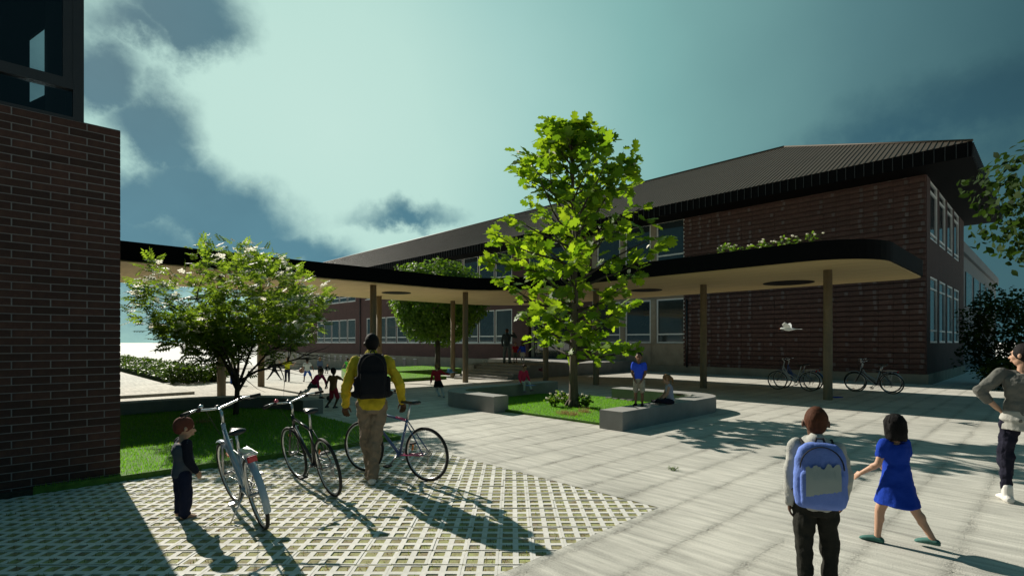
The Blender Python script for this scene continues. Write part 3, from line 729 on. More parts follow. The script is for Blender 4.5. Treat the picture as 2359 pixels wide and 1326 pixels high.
# templates: base at the origin, length along +Y
def lobed():
    half = [(0,0),(.05,.10),(.22,.16),(.30,.27),(.16,.33),(.33,.45),(.36,.58),(.19,.60),(.26,.76),(.20,.88),(.07,.85),(0,1.0)]
    v = []; f = []
    for x, y in half: v.append((x, y, .14*abs(x)-.10*y*y))
    for x, y in half: v.append((-x, y, .14*abs(x)-.10*y*y))
    mid = [(0,y,-.10*y*y) for y in (.14,.30,.55,.72,.86)]; o = 24; v += mid
    def side(k): return [(k,k+1,o),(k+1,k+2,o),(k+2,k+3,o),(k+3,k+4,o),(o,k+4,o+1),(k+4,k+5,o+1),(k+5,k+6,o+2),(k+5,o+2,o+1),(k+6,k+7,o+2),(k+7,o+3,o+2),(k+7,k+8,o+3),(k+8,k+9,o+3),(k+9,k+10,o+4),(k+9,o+4,o+3),(k+10,k+11,o+4)]
    return v, side(0)+[(a,c,b) for a,b,c in side(12)]
LOB = lobed()
OVAL = ([(0,0,0),(.25,.3,.05),(.27,.6,.04),(0,1,-.08),(-.27,.6,.04),(-.25,.3,.05),(0,.5,0)], [(0,1,6),(1,2,6),(2,3,6),(3,4,6),(4,5,6),(5,0,6)])
def pinnate(n=4):
    v = []; f = []
    for i in range(n):
        y = .22+.62*i/n; L_ = .30*(1-.35*i/n)
        for s in (-1, 1):
            o = len(v); v += [(0,y,0),(s*L_*.55,y-.01,.02),(s*L_*1.1,y+.15,-.04),(s*L_*.5,y+.18,.0)]; f += [(o,o+1,o+2),(o,o+2,o+3)]
    o = len(v); v += [(0,.8,0),(.06,.9,0),(0,1.1,-.05),(-.06,.9,0)]; f += [(o,o+1,o+2),(o,o+2,o+3)]
    o = len(v); v += [(-.008,0,0),(.008,0,0),(0,.85,0)]; f += [(o,o+1,o+2)]
    return v, f
PIN = pinnate()
rd = np.random.default_rng(11)

def tall_tree(p):
    t = thing('young_tree', 'tall slender young tree with large bright lobed leaves in the seat wall lawn', 'tree', p)
    b = MB(); lead = [np.array([0,0,-.05])]; rad = [.14]
    zz = [.08,.3,.7,1.2,1.8,2.4,3.1,3.8,4.5,5.2,5.9,6.5,7.0,7.35]; x = y = 0
    for z in zz: x += rd.normal(0,.022); y += rd.normal(0,.022); z *= .935; lead.append(np.array([x-.03*z*.6, y, z])); rad.append(.105*(1-z/7.9)+.012 if z > .3 else .125)
    b.tube(lead, rad, 12)
    for q in range(5):
        a = q*1.26+.3; b.tube([(.1*math.cos(a), .1*math.sin(a), .16), (.22*math.cos(a), .22*math.sin(a), -.03)], [.05,.03], 7)
    trunk = b.build('trunk', M_barkg, t)
    br = MB(); anchors = []
    n = 62
    for i in range(n):
        f = i/(n-1); z = 1.15+5.6*f**.95; a = i*2.399+rd.normal(0,.3)
        k = min(int(np.searchsorted(np.array(zz)*.935, z))+1, len(zz)); base = lead[k]*1.0; base = np.array([base[0], base[1], z])
        prof = 2.2+f*.35 if f < .58 else 2.4-(f-.58)*4.2
        L_ = max(.4, prof*rd.uniform(.74,.98)); el = .22+f*.5
        if f < .12: L_ *= .85
        d = np.array([math.cos(a)*math.cos(el), math.sin(a)*math.cos(el), math.sin(el)])
        pts, rr, de = limb(base, d, L_, .012+.020*(1-f)+.006*L_, 7, .10, .03, rd); br.tube(pts, rr, 6)
        for j in range(2, 8):
            for s in range(2):
                if rd.random() < .42: continue
                pj = pts[j]; dd = unit(unit(pts[j]-pts[j-1])+rd.normal(0,.75,3)*np.array([1,1,.6]))
                l2 = rd.uniform(.18,.5)*(.6+.4*min(L_,1.6)); q, r2, d2 = limb(pj, dd, l2, .008, 3, .12, .05, rd); br.tube(q, r2, 4)
                for m_ in (1,2,3):
                    anchors.append((q[m_], unit(q[m_]-q[m_-1])))
                    if rd.random() < .5: anchors.append((q[m_], unit(q[m_]-q[m_-1])))
        anchors.append((pts[-1], de)); anchors.append((pts[-1], de))
    br.build('branches', M_bark, t)
    P = np.array([a for a, _ in anchors]); D = np.array([d for _, d in anchors]); n = len(P)
    fw = D*.6+rd.normal(0,.6,(n,3))+np.array([0,0,-.12]); up = np.array([[0,0,1.0]])+rd.normal(0,.55,(n,3))
    sc_ = rd.uniform(.24,.42,n); sc_ *= np.where(rd.random(n) < .15, .7, 1)
    Mx = frames(up, fw); dist = np.linalg.norm(P+np.array(p)-np.array([0,0,CAMZ]), axis=1)-sc_*2.2; order = np.argsort(dist)
    lm = bpy.data.meshes.new('leaf'); lm.from_pydata(LOB[0], [], LOB[1]); lm.materials.append(M_leafT)
    for i in order[:300]:
        o = obj('leaf', lm, t); M4 = Matrix(Mx[i].tolist()).to_4x4()*1.0; M4 = Matrix.Translation(Vector(P[i])) @ (Matrix(Mx[i].tolist()).to_4x4()) @ Matrix.Scale(float(sc_[i]), 4); o.matrix_local = M4
    r = order[300:]; V, Fc = scatter(LOB[0], LOB[1], P[r], Mx[r], sc_[r]); obj('foliage', arrays('foliage', V, Fc, M_leafT), t, kind='stuff')
    r = rd.choice(n, 26, replace=False); V, Fc = scatter(OVAL[0], OVAL[1], P[r]+rd.normal(0,.08,(26,3)), frames(up[r]+rd.normal(0,.5,(26,3)), -fw[r]), rd.uniform(.10,.17,26)); obj('blossom', arrays('blossom', V, Fc, M_petal), t)
    return len(anchors)
tt = G(1320, 941); tall_tree((tt.x, tt.y, .05))

def flower_tree(p):
    t = thing('flowering_tree', 'wide spreading multi stemmed tree with cream blossoms on the shaded lawn', 'tree', p)
    b = MB(); b.tube([(0,0,-.05),(.02,0,.25),(.03,.02,.65)], [.065,.055,.055], 10); tips = []
    for i in range(8):
        a = i*2.4+.4; el = rd.uniform(.78,1.25); d = (math.cos(a)*math.cos(el), math.sin(a)*math.cos(el), math.sin(el))
        pts, rr, de = limb((.03,.02,.5+.04*i), d, rd.uniform(1.4,2.15), .036, 7, .10, -.01, rd); b.tube(pts, rr, 7)
        for j in (3,4,5,6,7):
            for s in range(3):
                dd = unit(unit(pts[j]-pts[j-1])*.7+rd.normal(0,.8,3)*np.array([1,1,.55])); q, r2, d2 = limb(pts[j], dd, rd.uniform(.5,1.05), .014, 5, .14, .02, rd); b.tube(q, r2, 5); tips.append(q)
    b.build('trunk', M_bark, t)
    P, D = [], []
    for q in tips:
        for j in range(1, 6):
            for s in range(3): P.append(q[j]+rd.normal(0,.10,3)); D.append(unit(q[j]-q[j-1]))
    P = np.array(P); D = np.array(D)
    # fill the flattened dome of the crown
    m = 2300; u = rd.normal(0,1,(m,3)); u /= np.linalg.norm(u,axis=1,keepdims=True); rr = rd.uniform(.62,1.0,m)[:,None]; E = u*rr*np.array([2.0,1.9,1.35])+np.array([0,0,2.5])
    lump = np.array([noise.noise(Vector(e*1.4)) for e in E]); keep = (E[:,2] > 1.35+.35*np.abs(np.hypot(E[:,0],E[:,1])-1.2)*0+rd.uniform(-.2,.3,m)) & (lump > -.06); E = E[keep]
    P = np.vstack([P, E]); D = np.vstack([D, unit(E-np.array([0,0,1.2]))*0+ (E-np.array([0,0,1.0]))/np.linalg.norm(E-np.array([0,0,1.0]),axis=1,keepdims=True)])
    keep = P[:,2] > 1.05+rd.uniform(-.25,.35,len(P))+np.clip(P[:,0]-.3,0,1)*.75; P, D = P[keep], D[keep]
    n = len(P); up = np.array([[0,0,1.0]])+rd.normal(0,.55,(n,3)); fw = D+rd.normal(0,.45,(n,3))+np.array([0,0,-.15])
    leaves_obj('foliage', PIN[0], PIN[1], P, up, fw, rd.uniform(.22,.36,n), M_leafF, t, kind='stuff')
    # flat flower heads
    cand_ = P[(P[:,2] > 1.75) & (P[:,1] < .7)]; outer = np.hypot(cand_[:,0]/2.2, cand_[:,1]/2.1)**2+((cand_[:,2]-2.35)/1.3)**2
    cand_ = cand_[np.argsort(-outer)[:int(len(cand_)*.45)]]; pick = cand_[rd.choice(len(cand_), 190, replace=False)]; cc = np.array([0,0,2.2]); pick = pick+.10*(pick-cc)/np.linalg.norm(pick-cc,axis=1,keepdims=True)
    hv, hf = [], []
    for i in range(9):
        a = i*2.4; r0 = .16*math.sqrt(i); o = len(hv); cx, cy = r0*math.cos(a), r0*math.sin(a)
        hv += [(cx-.14,cy-.1,.03),(cx+.12,cy-.13,0),(cx+.15,cy+.11,.05),(cx-.1,cy+.14,.02)]; hf += [(o,o+1,o+2),(o,o+2,o+3)]
    fm = bpy.data.meshes.new('flower_head'); fm.from_pydata(hv, [], hf); fm.materials.append(M_petal)
    for q in pick: obj('flower_head', fm, t, Vector(q)+Vector((0,0,.08)), (R.uniform(.0,.8), R.uniform(-.6,.4), R.uniform(0,6)))
    for s in fm.vertices: s.co *= .105
ft = G(543, 962); flower_tree((ft.x, ft.y, .07))
for o in bpy.data.objects:
    if o.name.startswith('flower_head'): o.scale = (R.uniform(1.0,1.8),)*3

def crown_tree(name, label, p, trunk_h, forks, c, rad, n, ls, mt, tmpl=OVAL, lumps=.2, seed=3, r0=.14, group=None, holes=-.3):
    rr_ = np.random.default_rng(seed); t = thing(name, label, 'tree', p, group=group); b = MB()
    c = np.array(c); rad = np.array(rad)
    b.tube([(0,0,-.1),(.02,.0,trunk_h*.5),(.0,.03,trunk_h)], [r0,r0*.8,r0*.7], 10)
    for i in range(forks):
        a = i*2.4+seed; el = rr_.uniform(.5,1.2); d = (math.cos(a)*math.cos(el), math.sin(a)*math.cos(el), math.sin(el))
        pts, rr, de = limb((0,.03,trunk_h*rr_.uniform(.85,1)), d, rad[0]*rr_.uniform(.8,1.15), r0*.5, 6, .10, .03, rr_); b.tube(pts, rr, 7)
        for j in (3,4,5):
            q, r2, _ = limb(pts[j], unit(unit(pts[j]-pts[j-1])+rr_.normal(0,.6,3)), rad[0]*.5, r0*.17, 5, .12, .02, rr_); b.tube(q, r2, 5)
    b.build('trunk', M_bark, t)
    u = rr_.normal(0,1,(n,3)); u /= np.linalg.norm(u,axis=1,keepdims=True)
    lump = np.array([noise.noise(Vector(x*2.3+seed)) for x in u]); r_ = rr_.uniform(0.35,1.0,n)**.45*(1+lumps*lump)
    P = c+u*r_[:,None]*rad
    hole = np.array([noise.noise(Vector(x)*1.1+Vector((seed,0,0))) for x in P]); k = hole > holes; P, u = P[k], u[k]; n = len(P)
    leaves_obj('foliage', tmpl[0], tmpl[1], P, u+rr_.normal(0,.6,(n,3))+np.array([0,0,.5]), rr_.normal(0,1,(n,3)), rr_.uniform(ls*.7,ls*1.3,n), mt, t, kind='stuff')
    return t, P
p = GS(1010, 850); a, b_ = AB(p.x, p.y); p = W(-26.8, 19.3, 0); p = Vector((p.x, p.y, slope(-26.8, 19.3)))
rt, rp_ = crown_tree('round_tree', 'round clipped tree with a dense crown behind the canopy by the entrance', p, 2.3, 6, (0,0,4.55), (3.0,3.0,2.6), 26000, .19, M_leafR, lumps=.22, seed=4, r0=.2, holes=-.42)
b = MB()
for q in rp_[rd.choice(len(rp_), 24, replace=False)]: b.ell(q, (.11,.11,.07), n=6)
b.build('blossom', M_petal, rt)
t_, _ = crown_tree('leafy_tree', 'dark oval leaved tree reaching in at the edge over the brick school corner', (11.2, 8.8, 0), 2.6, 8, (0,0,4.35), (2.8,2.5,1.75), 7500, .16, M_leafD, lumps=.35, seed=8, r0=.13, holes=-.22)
def shrub(name, label, p, rad, n, ls, mt, seed, cat='shrub', group=None, tmpl=OVAL):
    rr_ = np.random.default_rng(seed); t = thing(name, label, cat, p, group=group); b = MB(); rad = np.array(rad)
    for i in range(7):
        a = i*2.4; pts, rr, de = limb((.05*math.cos(a),.05*math.sin(a),-.1), (math.cos(a)*.5, math.sin(a)*.5, 1), rad[2]*1.5, .03, 6, .12, .0, rr_); b.tube(pts, rr, 5)
    b.build('stem', M_bark, t)
    u = rr_.normal(0,1,(n,3)); u /= np.linalg.norm(u,axis=1,keepdims=True); lump = np.array([noise.noise(Vector(x*2.0+seed*3.1)) for x in u])
    P = u*(rr_.uniform(.15,1,n)**.4*(1+.4*lump))[:,None]*rad+np.array([0,0,rad[2]*.95]); P = P[P[:,2] > .03]; n = len(P)
    leaves_obj('foliage', tmpl[0], tmpl[1], P, rr_.normal(0,.6,(n,3))+np.array([0,0,.8]), rr_.normal(0,1,(n,3)), rr_.uniform(ls*.7,ls*1.3,n), mt, t, kind='stuff'); return t
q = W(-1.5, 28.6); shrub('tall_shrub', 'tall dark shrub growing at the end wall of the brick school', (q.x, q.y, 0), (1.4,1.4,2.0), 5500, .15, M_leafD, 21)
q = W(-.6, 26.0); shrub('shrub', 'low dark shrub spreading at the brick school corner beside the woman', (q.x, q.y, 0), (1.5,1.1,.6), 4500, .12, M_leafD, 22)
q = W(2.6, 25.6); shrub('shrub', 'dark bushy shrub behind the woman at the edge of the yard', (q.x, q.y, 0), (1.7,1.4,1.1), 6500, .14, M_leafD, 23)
# hedge on the far left, and two loose bushes at its end
def hedge():
    t = thing('hedge', 'long low green hedge beside the pale path on the far left', 'hedge', W(-40, 5.6, 0), (0,0,ROTZ)); n = 15000; rr_ = np.random.default_rng(9)
    x = rr_.uniform(-22, 14, n); y = rr_.uniform(-1.1,1.2,n); prof = np.sqrt(np.clip(1-(np.abs(y)/1.25)**2.4,0,1)); nz = np.array([noise.noise(Vector((a*.9,b*1.2,2))) for a,b in zip(x,y)])
    z = (.66+.22*nz)*prof*rr_.uniform(.45,1,n)**.3; P = np.stack([x,y,z],1)
    b = MB(); b.loft([((-22,0,.0),(0,1,0),(0,0,1),1.0,.40),((14,0,0),(0,1,0),(0,0,1),1.0,.40)], 14); b.build('core', mat('dark hedge core', (.02,.04,.01), 1, .3, 6), t)
    leaves_obj('foliage', OVAL[0], OVAL[1], P, rr_.normal(0,.5,(n,3))+np.array([0,-.2,.8]), rr_.normal(0,1,(n,3)), rr_.uniform(.09,.17,n), M_leafH, t, kind='stuff')
hedge()
for (px, py, rr3, sd, lab) in ((425,882,(.9,.8,.42),31,'loose green bush at the end of the far hedge'), (492,878,(.8,.7,.40),32,'small green bush between hedge and timber posts')):
    p = GS(px, py); shrub('bush', lab, p, rr3, 1500, .13, M_leafH, sd, 'bush')
# flowers at the foot of the tall tree, tufts, roof plants
def flower_plant(p, h, n, label, group=None, spread=.15, blooms=8, name='flowering_plant'):
    t = thing(name, label, 'plant', p, group=group); b = MB(); P = []; bl = MB()
    for i in range(n):
        a = R.uniform(0,6.28); l = R.uniform(.4,1)*spread; hh = h*R.uniform(.6,1.1); tip = (l*1.6*math.cos(a), l*1.6*math.sin(a), hh)
        b.tube([(l*.4*math.cos(a), l*.4*math.sin(a), 0), (l*math.cos(a), l*math.sin(a), hh*.55), tip], [.006,.005,.003], 4)
        for k in range(7): f = R.uniform(.25,1); P.append((tip[0]*f+R.gauss(0,.03), tip[1]*f+R.gauss(0,.03), hh*f))
        if i < blooms: bl.ell(tip, (.035,.035,.022), n=7)
    b.build('stem', M_leafH, t); P = np.array(P); n_ = len(P)
    leaves_obj('leaf_cluster', OVAL[0], OVAL[1], P, rd.normal(0,.5,(n_,3))+np.array([0,0,.9]), rd.normal(0,1,(n_,3)), rd.uniform(.07,.13,n_)*min(1,h/.25), M_leafR, t, kind='stuff')
    if blooms: bl.build('blossom', M_petal, t)
for px, py, lab in ((1276,936,'white flowering plant at the foot of the tall tree, left one'), (1300,930,'white flowering plant close behind the tall tree trunk'), (1352,938,'small flowering plant just right of the tall tree trunk')):
    p = G(px, py, .05); flower_plant(p, .30, 16, lab, 'flowers round the tall tree')
for px, py, lab in ((1300,952,'dry grass tuft in front of the tall tree trunk'), (1345,948,'dry grass tuft right of the tall tree trunk'),(1318,955,'dry grass tuft nearest the viewer under the tall tree'),(470,974,'pale dry tuft on the shaded lawn behind the silver bicycle')):
    p = G(px, py, .06); P_ = np.stack([rd.normal(p.x,.09,150), rd.normal(p.y,.09,150), np.full(150,.05)],1)
    o = blades(P_-np.array([p.x,p.y,p.z]), .04, .13, .008, M_straw, 'grass_tuft', None, .7, label=lab, category='grass tuft'); o.location = p
p = G(1551, 1083); flower_plant(p, .05, 7, 'small green weed growing in a joint of the open paving', None, .05, 0, 'weed')
for i, (px, py) in enumerate(((1668,578),(1712,573),(1745,570),(1790,563),(1835,557),(1872,552))):
    d = (CT-CAMZ)*F/(HY-(py+6)); p = Vector(((px-CX)/F*d, d+.35, CT-.02))
    flower_plant(p, .28, 6, 'pale flowering plant on the canopy roof, ' + ['nearest the tall tree','second from the tall tree','third from the tall tree','third from the rounded corner','second from the rounded corner','nearest the rounded corner'][i], 'plants on the canopy roof', .3, 9, 'roof_plant')
# ------------------------------------------------------------------ bicycles
M_rub = mat('black rubber', (.012,.012,.012), .8, .2, 20); M_alu = mat('bare aluminium', (.62,.63,.65), .28, .05, 6, metal=.9)
M_chr = mat('dull steel', (.35,.35,.36), .35, .1, 8, metal=.8); M_sad = mat('saddle black', (.02,.02,.021), .35, .1, 8)
M_org = mat('orange reflector', (.75,.20,.03), .3, .05, 5); M_red = mat('red lens', (.5,.02,.03), .25, .05, 5); M_pinkb = mat('pink bell', (.62,.12,.18), .25, .1, 5, metal=.3)
def paint(name, c): return mat(name, c, .3, .06, 3, coat=.5)
def bicycle(label, rear, front, frame_m, style='diamond', lean=0.0, accent=None, rack=False, guards=False, stand=False, steer=0.0, group=None, bell=None, mesh_src=None):
    r = Vector((rear[0], rear[1], 0)); f = Vector((front[0], front[1], 0)); h = math.atan2(f.y-r.y, f.x-r.x); WB = 1.04
    t = thing('bicycle', label, 'bicycle', r, (-lean, 0, h), group)
    wr = .335; A = Vector((0,0,wr)); B_ = Vector((WB,0,wr)); BB = Vector((.43,0,.285)); ST = Vector((.295,0,.74)); HB = Vector((.875,0,.68)); HT = Vector((.835,0,.84))
    if style == 'step': ST = Vector((.31,0,.68)); HB = Vector((.86,0,.70)); HT = Vector((.82,0,.90))
    m2 = accent or frame_m
    b = MB(); b.tube([BB, ST], .016, 8); b.tube([HB, HT], .020, 8)
    if style == 'step':
        mid = BB.lerp(HB, .5)+Vector((0,0,-.06)); b.tube([HB+Vector((-.005,0,.02)), HB.lerp(mid,.5)+Vector((-.01,0,.01)), mid, BB], .026, 10); b.tube([HT.lerp(HB,.3), HB.lerp(mid,.7)+Vector((-.02,0,.06)), BB.lerp(ST,.30)], .018, 8)
    else: b.tube([HT.lerp(HB,.25), ST.lerp(BB,.04)], .017, 8); b.tube([HB.lerp(HT,.15), BB], .02, 8)
    for s in (-1,1):
        b.tube([ST.lerp(BB,.05)+Vector((0,s*.02,0)), A+Vector((0,s*.062,0))], .008, 6)
    b.tube([BB+Vector((0,-.04,0)), BB+Vector((0,.04,0))], .024, 10); fr = b.build('frame', frame_m, t)
    b = MB(); [b.tube([BB+Vector((-.03,s*.028,0)), A+Vector((0,s*.062,0))], .009, 6) for s in (-1,1)]; b.build('chain_stay', m2, t)
    if accent: b = MB(); b.tube([ST.lerp(HT,.02)+Vector((0,0,-.012)), ST.lerp(HT,.32)+Vector((0,0,-.010))], .0185, 8); b.build('top_tube_panel', accent, t)
    # front end turns about the head tube
    b = MB(); o = HB
    for s in (-1,1): b.tube([Vector((0,s*.045,.0)), (HB.lerp(B_,.5)-o)+Vector((.0,s*.052,0)), B_-o+Vector((0,s*.055,0))], [.014,.012,.009], 7)
    b.tube([Vector((0,-.055,.0)), Vector((0,.055,.0))], .016, 8); fk2 = b.mesh('fork', M_chr if style == 'step' else frame_m)
    fk = obj('fork', fk2, t, HB, (0,0,steer))
    ax = (HT-HB).normalized(); top = HT+ax*.13
    b = MB(); b.tube([HT-o, top-o], .015, 8); b.tube([top-o, top-o+Vector((.055,0,.03))], .014, 8); b.build('stem', M_alu, fk)
    hc = top-o+Vector((.055,0,.03)); b = MB(); rise = .05
    b.tube([hc+Vector((-.15,-.35,rise)), hc+Vector((-.06,-.22,rise)), hc+Vector((-.01,-.09,.015)), hc, hc+Vector((-.01,.09,.015)), hc+Vector((-.06,.22,rise)), hc+Vector((-.15,.35,rise))], .0115, 8)
    b.build('handlebar', M_alu, fk)
    for s in (-1,1):
        b = MB(); b.tube([hc+Vector((-.105,s*.285,rise)), hc+Vector((-.165,s*.365,rise))], .017, 8); b.build('grip', M_rub, fk)
        b = MB(); b.tube([hc+Vector((-.07,s*.23,rise-.012)), hc+Vector((-.055,s*.28,rise-.03)), hc+Vector((-.10,s*.34,rise-.035))], .006, 5); b.ell(hc+Vector((-.06,s*.195,rise-.01)), (.02,.025,.02), n=8); b.build('brake_lever', M_rub, fk)
    b = MB(); b.ell(hc+Vector((-.045,.165,rise+.018)), (.026,.026,.022), n=10); b.build('bell', bell or M_alu, fk)
    b = MB(); b.ell(hc+Vector((.03,.0,.01)), (.035,.03,.025), n=10); b.build('headlight', M_sad, fk)
    b = MB(); b.tube([hc+Vector((-.04,.18,rise-.01)), hc+Vector((.10,.10,.0)), Vector((.05,.02,.05))], .0035, 4); b.tube([hc+Vector((-.04,-.18,rise-.01)), hc+Vector((.12,-.06,-.02)), Vector((.03,-.02,.0))], .0035, 4); b.build('cable', M_rub, fk)
    def wheel(parent, c, spoke_m=M_chr):
        w = MB(); w.tube([(0,-.05,0),(0,.05,0)], .018, 8)
        for k in range(28):
            q = 2*math.pi*k/28; s = 1 if k % 2 else -1; w.tube([(.018*math.cos(q+.5*s), s*.028, .018*math.sin(q+.5*s)), ((wr-.038)*math.cos(q), 0, (wr-.038)*math.sin(q))], .0012, 3, cap=False)
        wo = w.build('wheel', spoke_m, parent, c)
        w = MB(); w.torus((0,0,0), wr-.036, .010, (1,0,0), (0,0,1), 40, 6); w.build('rim', M_alu, wo)
        w = MB(); w.torus((0,0,0), wr-.018, .018, (1,0,0), (0,0,1), 44, 8); w.build('tyre', M_rub, wo)
        w = MB(); w.box(-.035,.035,-.006,.006,.215,.235); ro = w.build('wheel_reflector', M_org, wo); 
        wo.rotation_euler = (0, R.uniform(0,6.2), 0); return wo
    wheel(t, A)
    fw = wheel(t, HB+Matrix.Rotation(steer, 3, 'Z') @ (B_-o)); fw.rotation_euler = (0, fw.rotation_euler[1], steer)
    # saddle, cranks, chain
    sp = ST+(ST-BB).normalized()*.17; b = MB()
    b.loft([(sp+Vector((-.13,0,.055)),(0,1,0),(0,0,1),.062,.020),(sp+Vector((-.10,0,.06)),(0,1,0),(0,0,1),.078,.028),(sp+Vector((-.03,0,.058)),(0,1,0),(0,0,1),.06,.026),(sp+Vector((.05,0,.056)),(0,1,0),(0,0,1),.027,.022),(sp+Vector((.135,0,.052)),(0,1,0),(0,0,1),.017,.015)], 14)
    sd_ = b.build('saddle', M_sad, t); b = MB(); b.tube([ST-(ST-BB).normalized()*.03, sp+Vector((-.01,0,.045))], .0135, 8); b.build('seat_post', M_alu, sd_)
    ck = MB(); ck.torus(BB+Vector((0,-.045,0)), .075, .006, (1,0,0), (0,0,1), 24, 5); ang = .9
    for s in (-1,1):
        d = Vector((math.cos(ang)*s, 0, -math.sin(ang)*s))*.165; ck.tube([BB+Vector((0,s*.05,0)), BB+d+Vector((0,s*.07,0))], .009, 6)
    cr = ck.build('crankset', M_chr, t)
    for s in (-1,1):
        d = Vector((math.cos(ang)*s, 0, -math.sin(ang)*s))*.165; b = MB(); c = BB+d+Vector((0,s*.115,0)); b.bbox(c.x-.04,c.x+.04,c.y-.045,c.y+.045,c.z-.011,c.z+.011,.004); b.build('pedal', M_rub if style != 'step' else M_chr, cr)
    b = MB(); b.tube([BB+Vector((0,-.045,.075)), A+Vector((0,-.045,.04))], .004, 4); b.tube([BB+Vector((0,-.045,-.075)), A+Vector((.02,-.045,-.12)), A+Vector((.03,-.045,-.07)), A+Vector((0,-.045,-.04))], .004, 4); b.torus(A+Vector((0,-.045,0)), .04, .008, (1,0,0), (0,0,1), 18, 5); b.tube([A+Vector((.0,-.06,-.02)), A+Vector((.04,-.06,-.13))], .010, 5); b.build('chain', M_chr, t)
    if guards:
        for c, s0, s1, par in ((A, math.radians(-25), math.radians(215) , t), (B_, math.radians(35), math.radians(200), fk)):
            n = 26; v = []; fs = []; off = (HB if par is fk else Vector((0,0,0)))
            s0_, s1_ = (math.radians(25), math.radians(195)) if par is t else (math.radians(60), math.radians(190))
            for i in range(n):
                q = s0_+(s1_-s0_)*i/(n-1); d = Vector((math.cos(q), 0, math.sin(q)))
                for yy, rr in ((-.030,wr+.012),(-.018,wr+.026),(0,wr+.03),(.018,wr+.026),(.030,wr+.012)): p = c-off+d*rr; v.append((p.x, yy, p.z))
            for i in range(n-1):
                for k in range(4): fs.append((i*5+k, i*5+k+1, (i+1)*5+k+1, (i+1)*5+k))
            b = MB(); b.add(v, fs, 0, True); b.build('mudguard', frame_m, par)
        b = MB()
        for s in (-1,1): b.tube([A+Vector((0,s*.06,0)), A+Vector((-.30,s*.035,.19))], .003, 4)
        b.build('mudguard_stay', M_chr, t)
    if rack:
        b = MB(); z = .735
        for s in (-1,1): b.tube([(.22,s*.055,z),(-.17,s*.06,z),(-.19,s*.05,z-.002)], .006, 6); b.tube([A+Vector((0,s*.065,0)), (-.06,s*.062,z)], .005, 6); b.tube([A+Vector((0,s*.065,0)), (.08,s*.062,z)], .005, 6)
        for x in (.12,.03,-.06,-.14): b.tube([(x,-.058,z),(x,.058,z)], .005, 6)
        b.tube([(-.19,-.05,z),(-.19,.05,z)], .006, 6); b.bbox(-.13,.12,-.045,.045,z+.006,z+.018,.004); b.build('rack', M_alu, t)
        b = MB(); b.bbox(-.225,-.197,-.04,.04,z-.05,z-.0,.008); b.build('tail_light', M_red, t)
    if stand:
        b = MB(); b.tube([BB+Vector((-.06,.03,-.02)), (.33,.21,.045)], .008, 6); b.build('kickstand', M_alu, t)
    # frame reflector
    return t
silver, blackp, bluep = paint('silver blue paint', (.30,.38,.46)), paint('gloss black paint', (.012,.012,.014)), paint('blue paint', (.05,.10,.24))
pinkp, darkb = paint('magenta paint', (.45,.05,.16)), paint('parked blue paint', (.03,.09,.32)); greyp = paint('pale silver paint', (.45,.48,.50))
def xy(px, py): p = G(px, py); return (p.x, p.y)
lean = math.radians(8)
bicycle('silver blue step-through city bicycle with rear rack beside the small child', xy(608,1216), xy(545,1150), silver, 'step', math.radians(12), rack=True, guards=True, stand=True, steer=.10)
bicycle('black bicycle parked between the silver bicycle and the man', xy(768,1142), xy(688,1098), blackp, 'diamond', math.radians(11), bell=M_pinkb, steer=.08)
bicycle('blue and magenta bicycle held by the man in the yellow shirt', xy(984,1108), xy(838,1084), bluep, 'diamond', math.radians(2), accent=pinkp, steer=.05)
gr = 'bicycles parked under the canopy'
def abxy(a, b): p = W(a, b); return (p.x, p.y)
bicycle('parked pale silver city bicycle just left of the canopy post', abxy(-5.95,20.05), abxy(-6.99,20.0), greyp, 'step', math.radians(3), rack=True, guards=True, group=gr)
bicycle('parked blue city bicycle behind the pale silver one', abxy(-6.0,20.6), abxy(-7.05,20.65), darkb, 'step', math.radians(3), rack=True, guards=True, group=gr)
bicycle('parked black bicycle right of the canopy post, nearer one', abxy(-3.75,20.9), abxy(-4.8,20.95), blackp, 'diamond', math.radians(3), group=gr)
bicycle('parked dark bicycle right of the canopy post, behind the black one', abxy(-3.9,21.5), abxy(-4.95,21.5), silver, 'step', math.radians(3), rack=True, guards=True, group=gr)
# ------------------------------------------------------------------ people
def skin(n, c): return mat('skin '+n, c, .55, .10, 9, .12, 60, spec=.35)
SK_D, SK_M, SK_L = skin('dark brown', (.075,.038,.022)), skin('brown', (.19,.095,.055)), skin('light', (.46,.27,.18))
SK_B = skin('deep brown', (.090,.040,.021))
def cloth(n, c, var=.10): return mat('cloth '+n, c, .9, var, 5, .35, 110, spec=.15)
def hairm(n, c): return mat('hair '+n, c, .75, .35, 14, .6, 60, spec=.12, stretch=(1,1,.25))
H_BLK, H_BRN, H_RED, H_BLD = hairm('black', (.010,.009,.009)), hairm('brown', (.05,.025,.013)), hairm('auburn', (.13,.045,.022)), hairm('fair', (.24,.13,.06))
M_eye = mat('eye', (.015,.012,.010), .1, .05, 5)
wrk = bpy.data.textures.new('cloth folds', 'CLOUDS'); wrk.noise_scale = .07; wrk.noise_depth = 2
wrk2 = bpy.data.textures.new('cloth folds large', 'CLOUDS'); wrk2.noise_scale = .14; wrk2.noise_depth = 1
def blend(b, name, m, parent, vox, smooth=4, folds=0.0, **tags):
    me = b.mesh(name, m); o = obj(name, me, parent, **tags)
    md = o.modifiers.new('join', 'REMESH'); md.mode = 'VOXEL'; md.voxel_size = vox; md.use_smooth_shade = True
    if smooth: s = o.modifiers.new('smooth', 'SMOOTH'); s.factor = .5; s.iterations = smooth
    if folds:
        d = o.modifiers.new('folds', 'DISPLACE'); d.texture = wrk; d.strength = folds; d.mid_level = .5; d.texture_coords = 'LOCAL'
        d = o.modifiers.new('folds large', 'DISPLACE'); d.texture = wrk2; d.strength = folds*1.3; d.mid_level = .5; d.texture_coords = 'LOCAL'
    return o
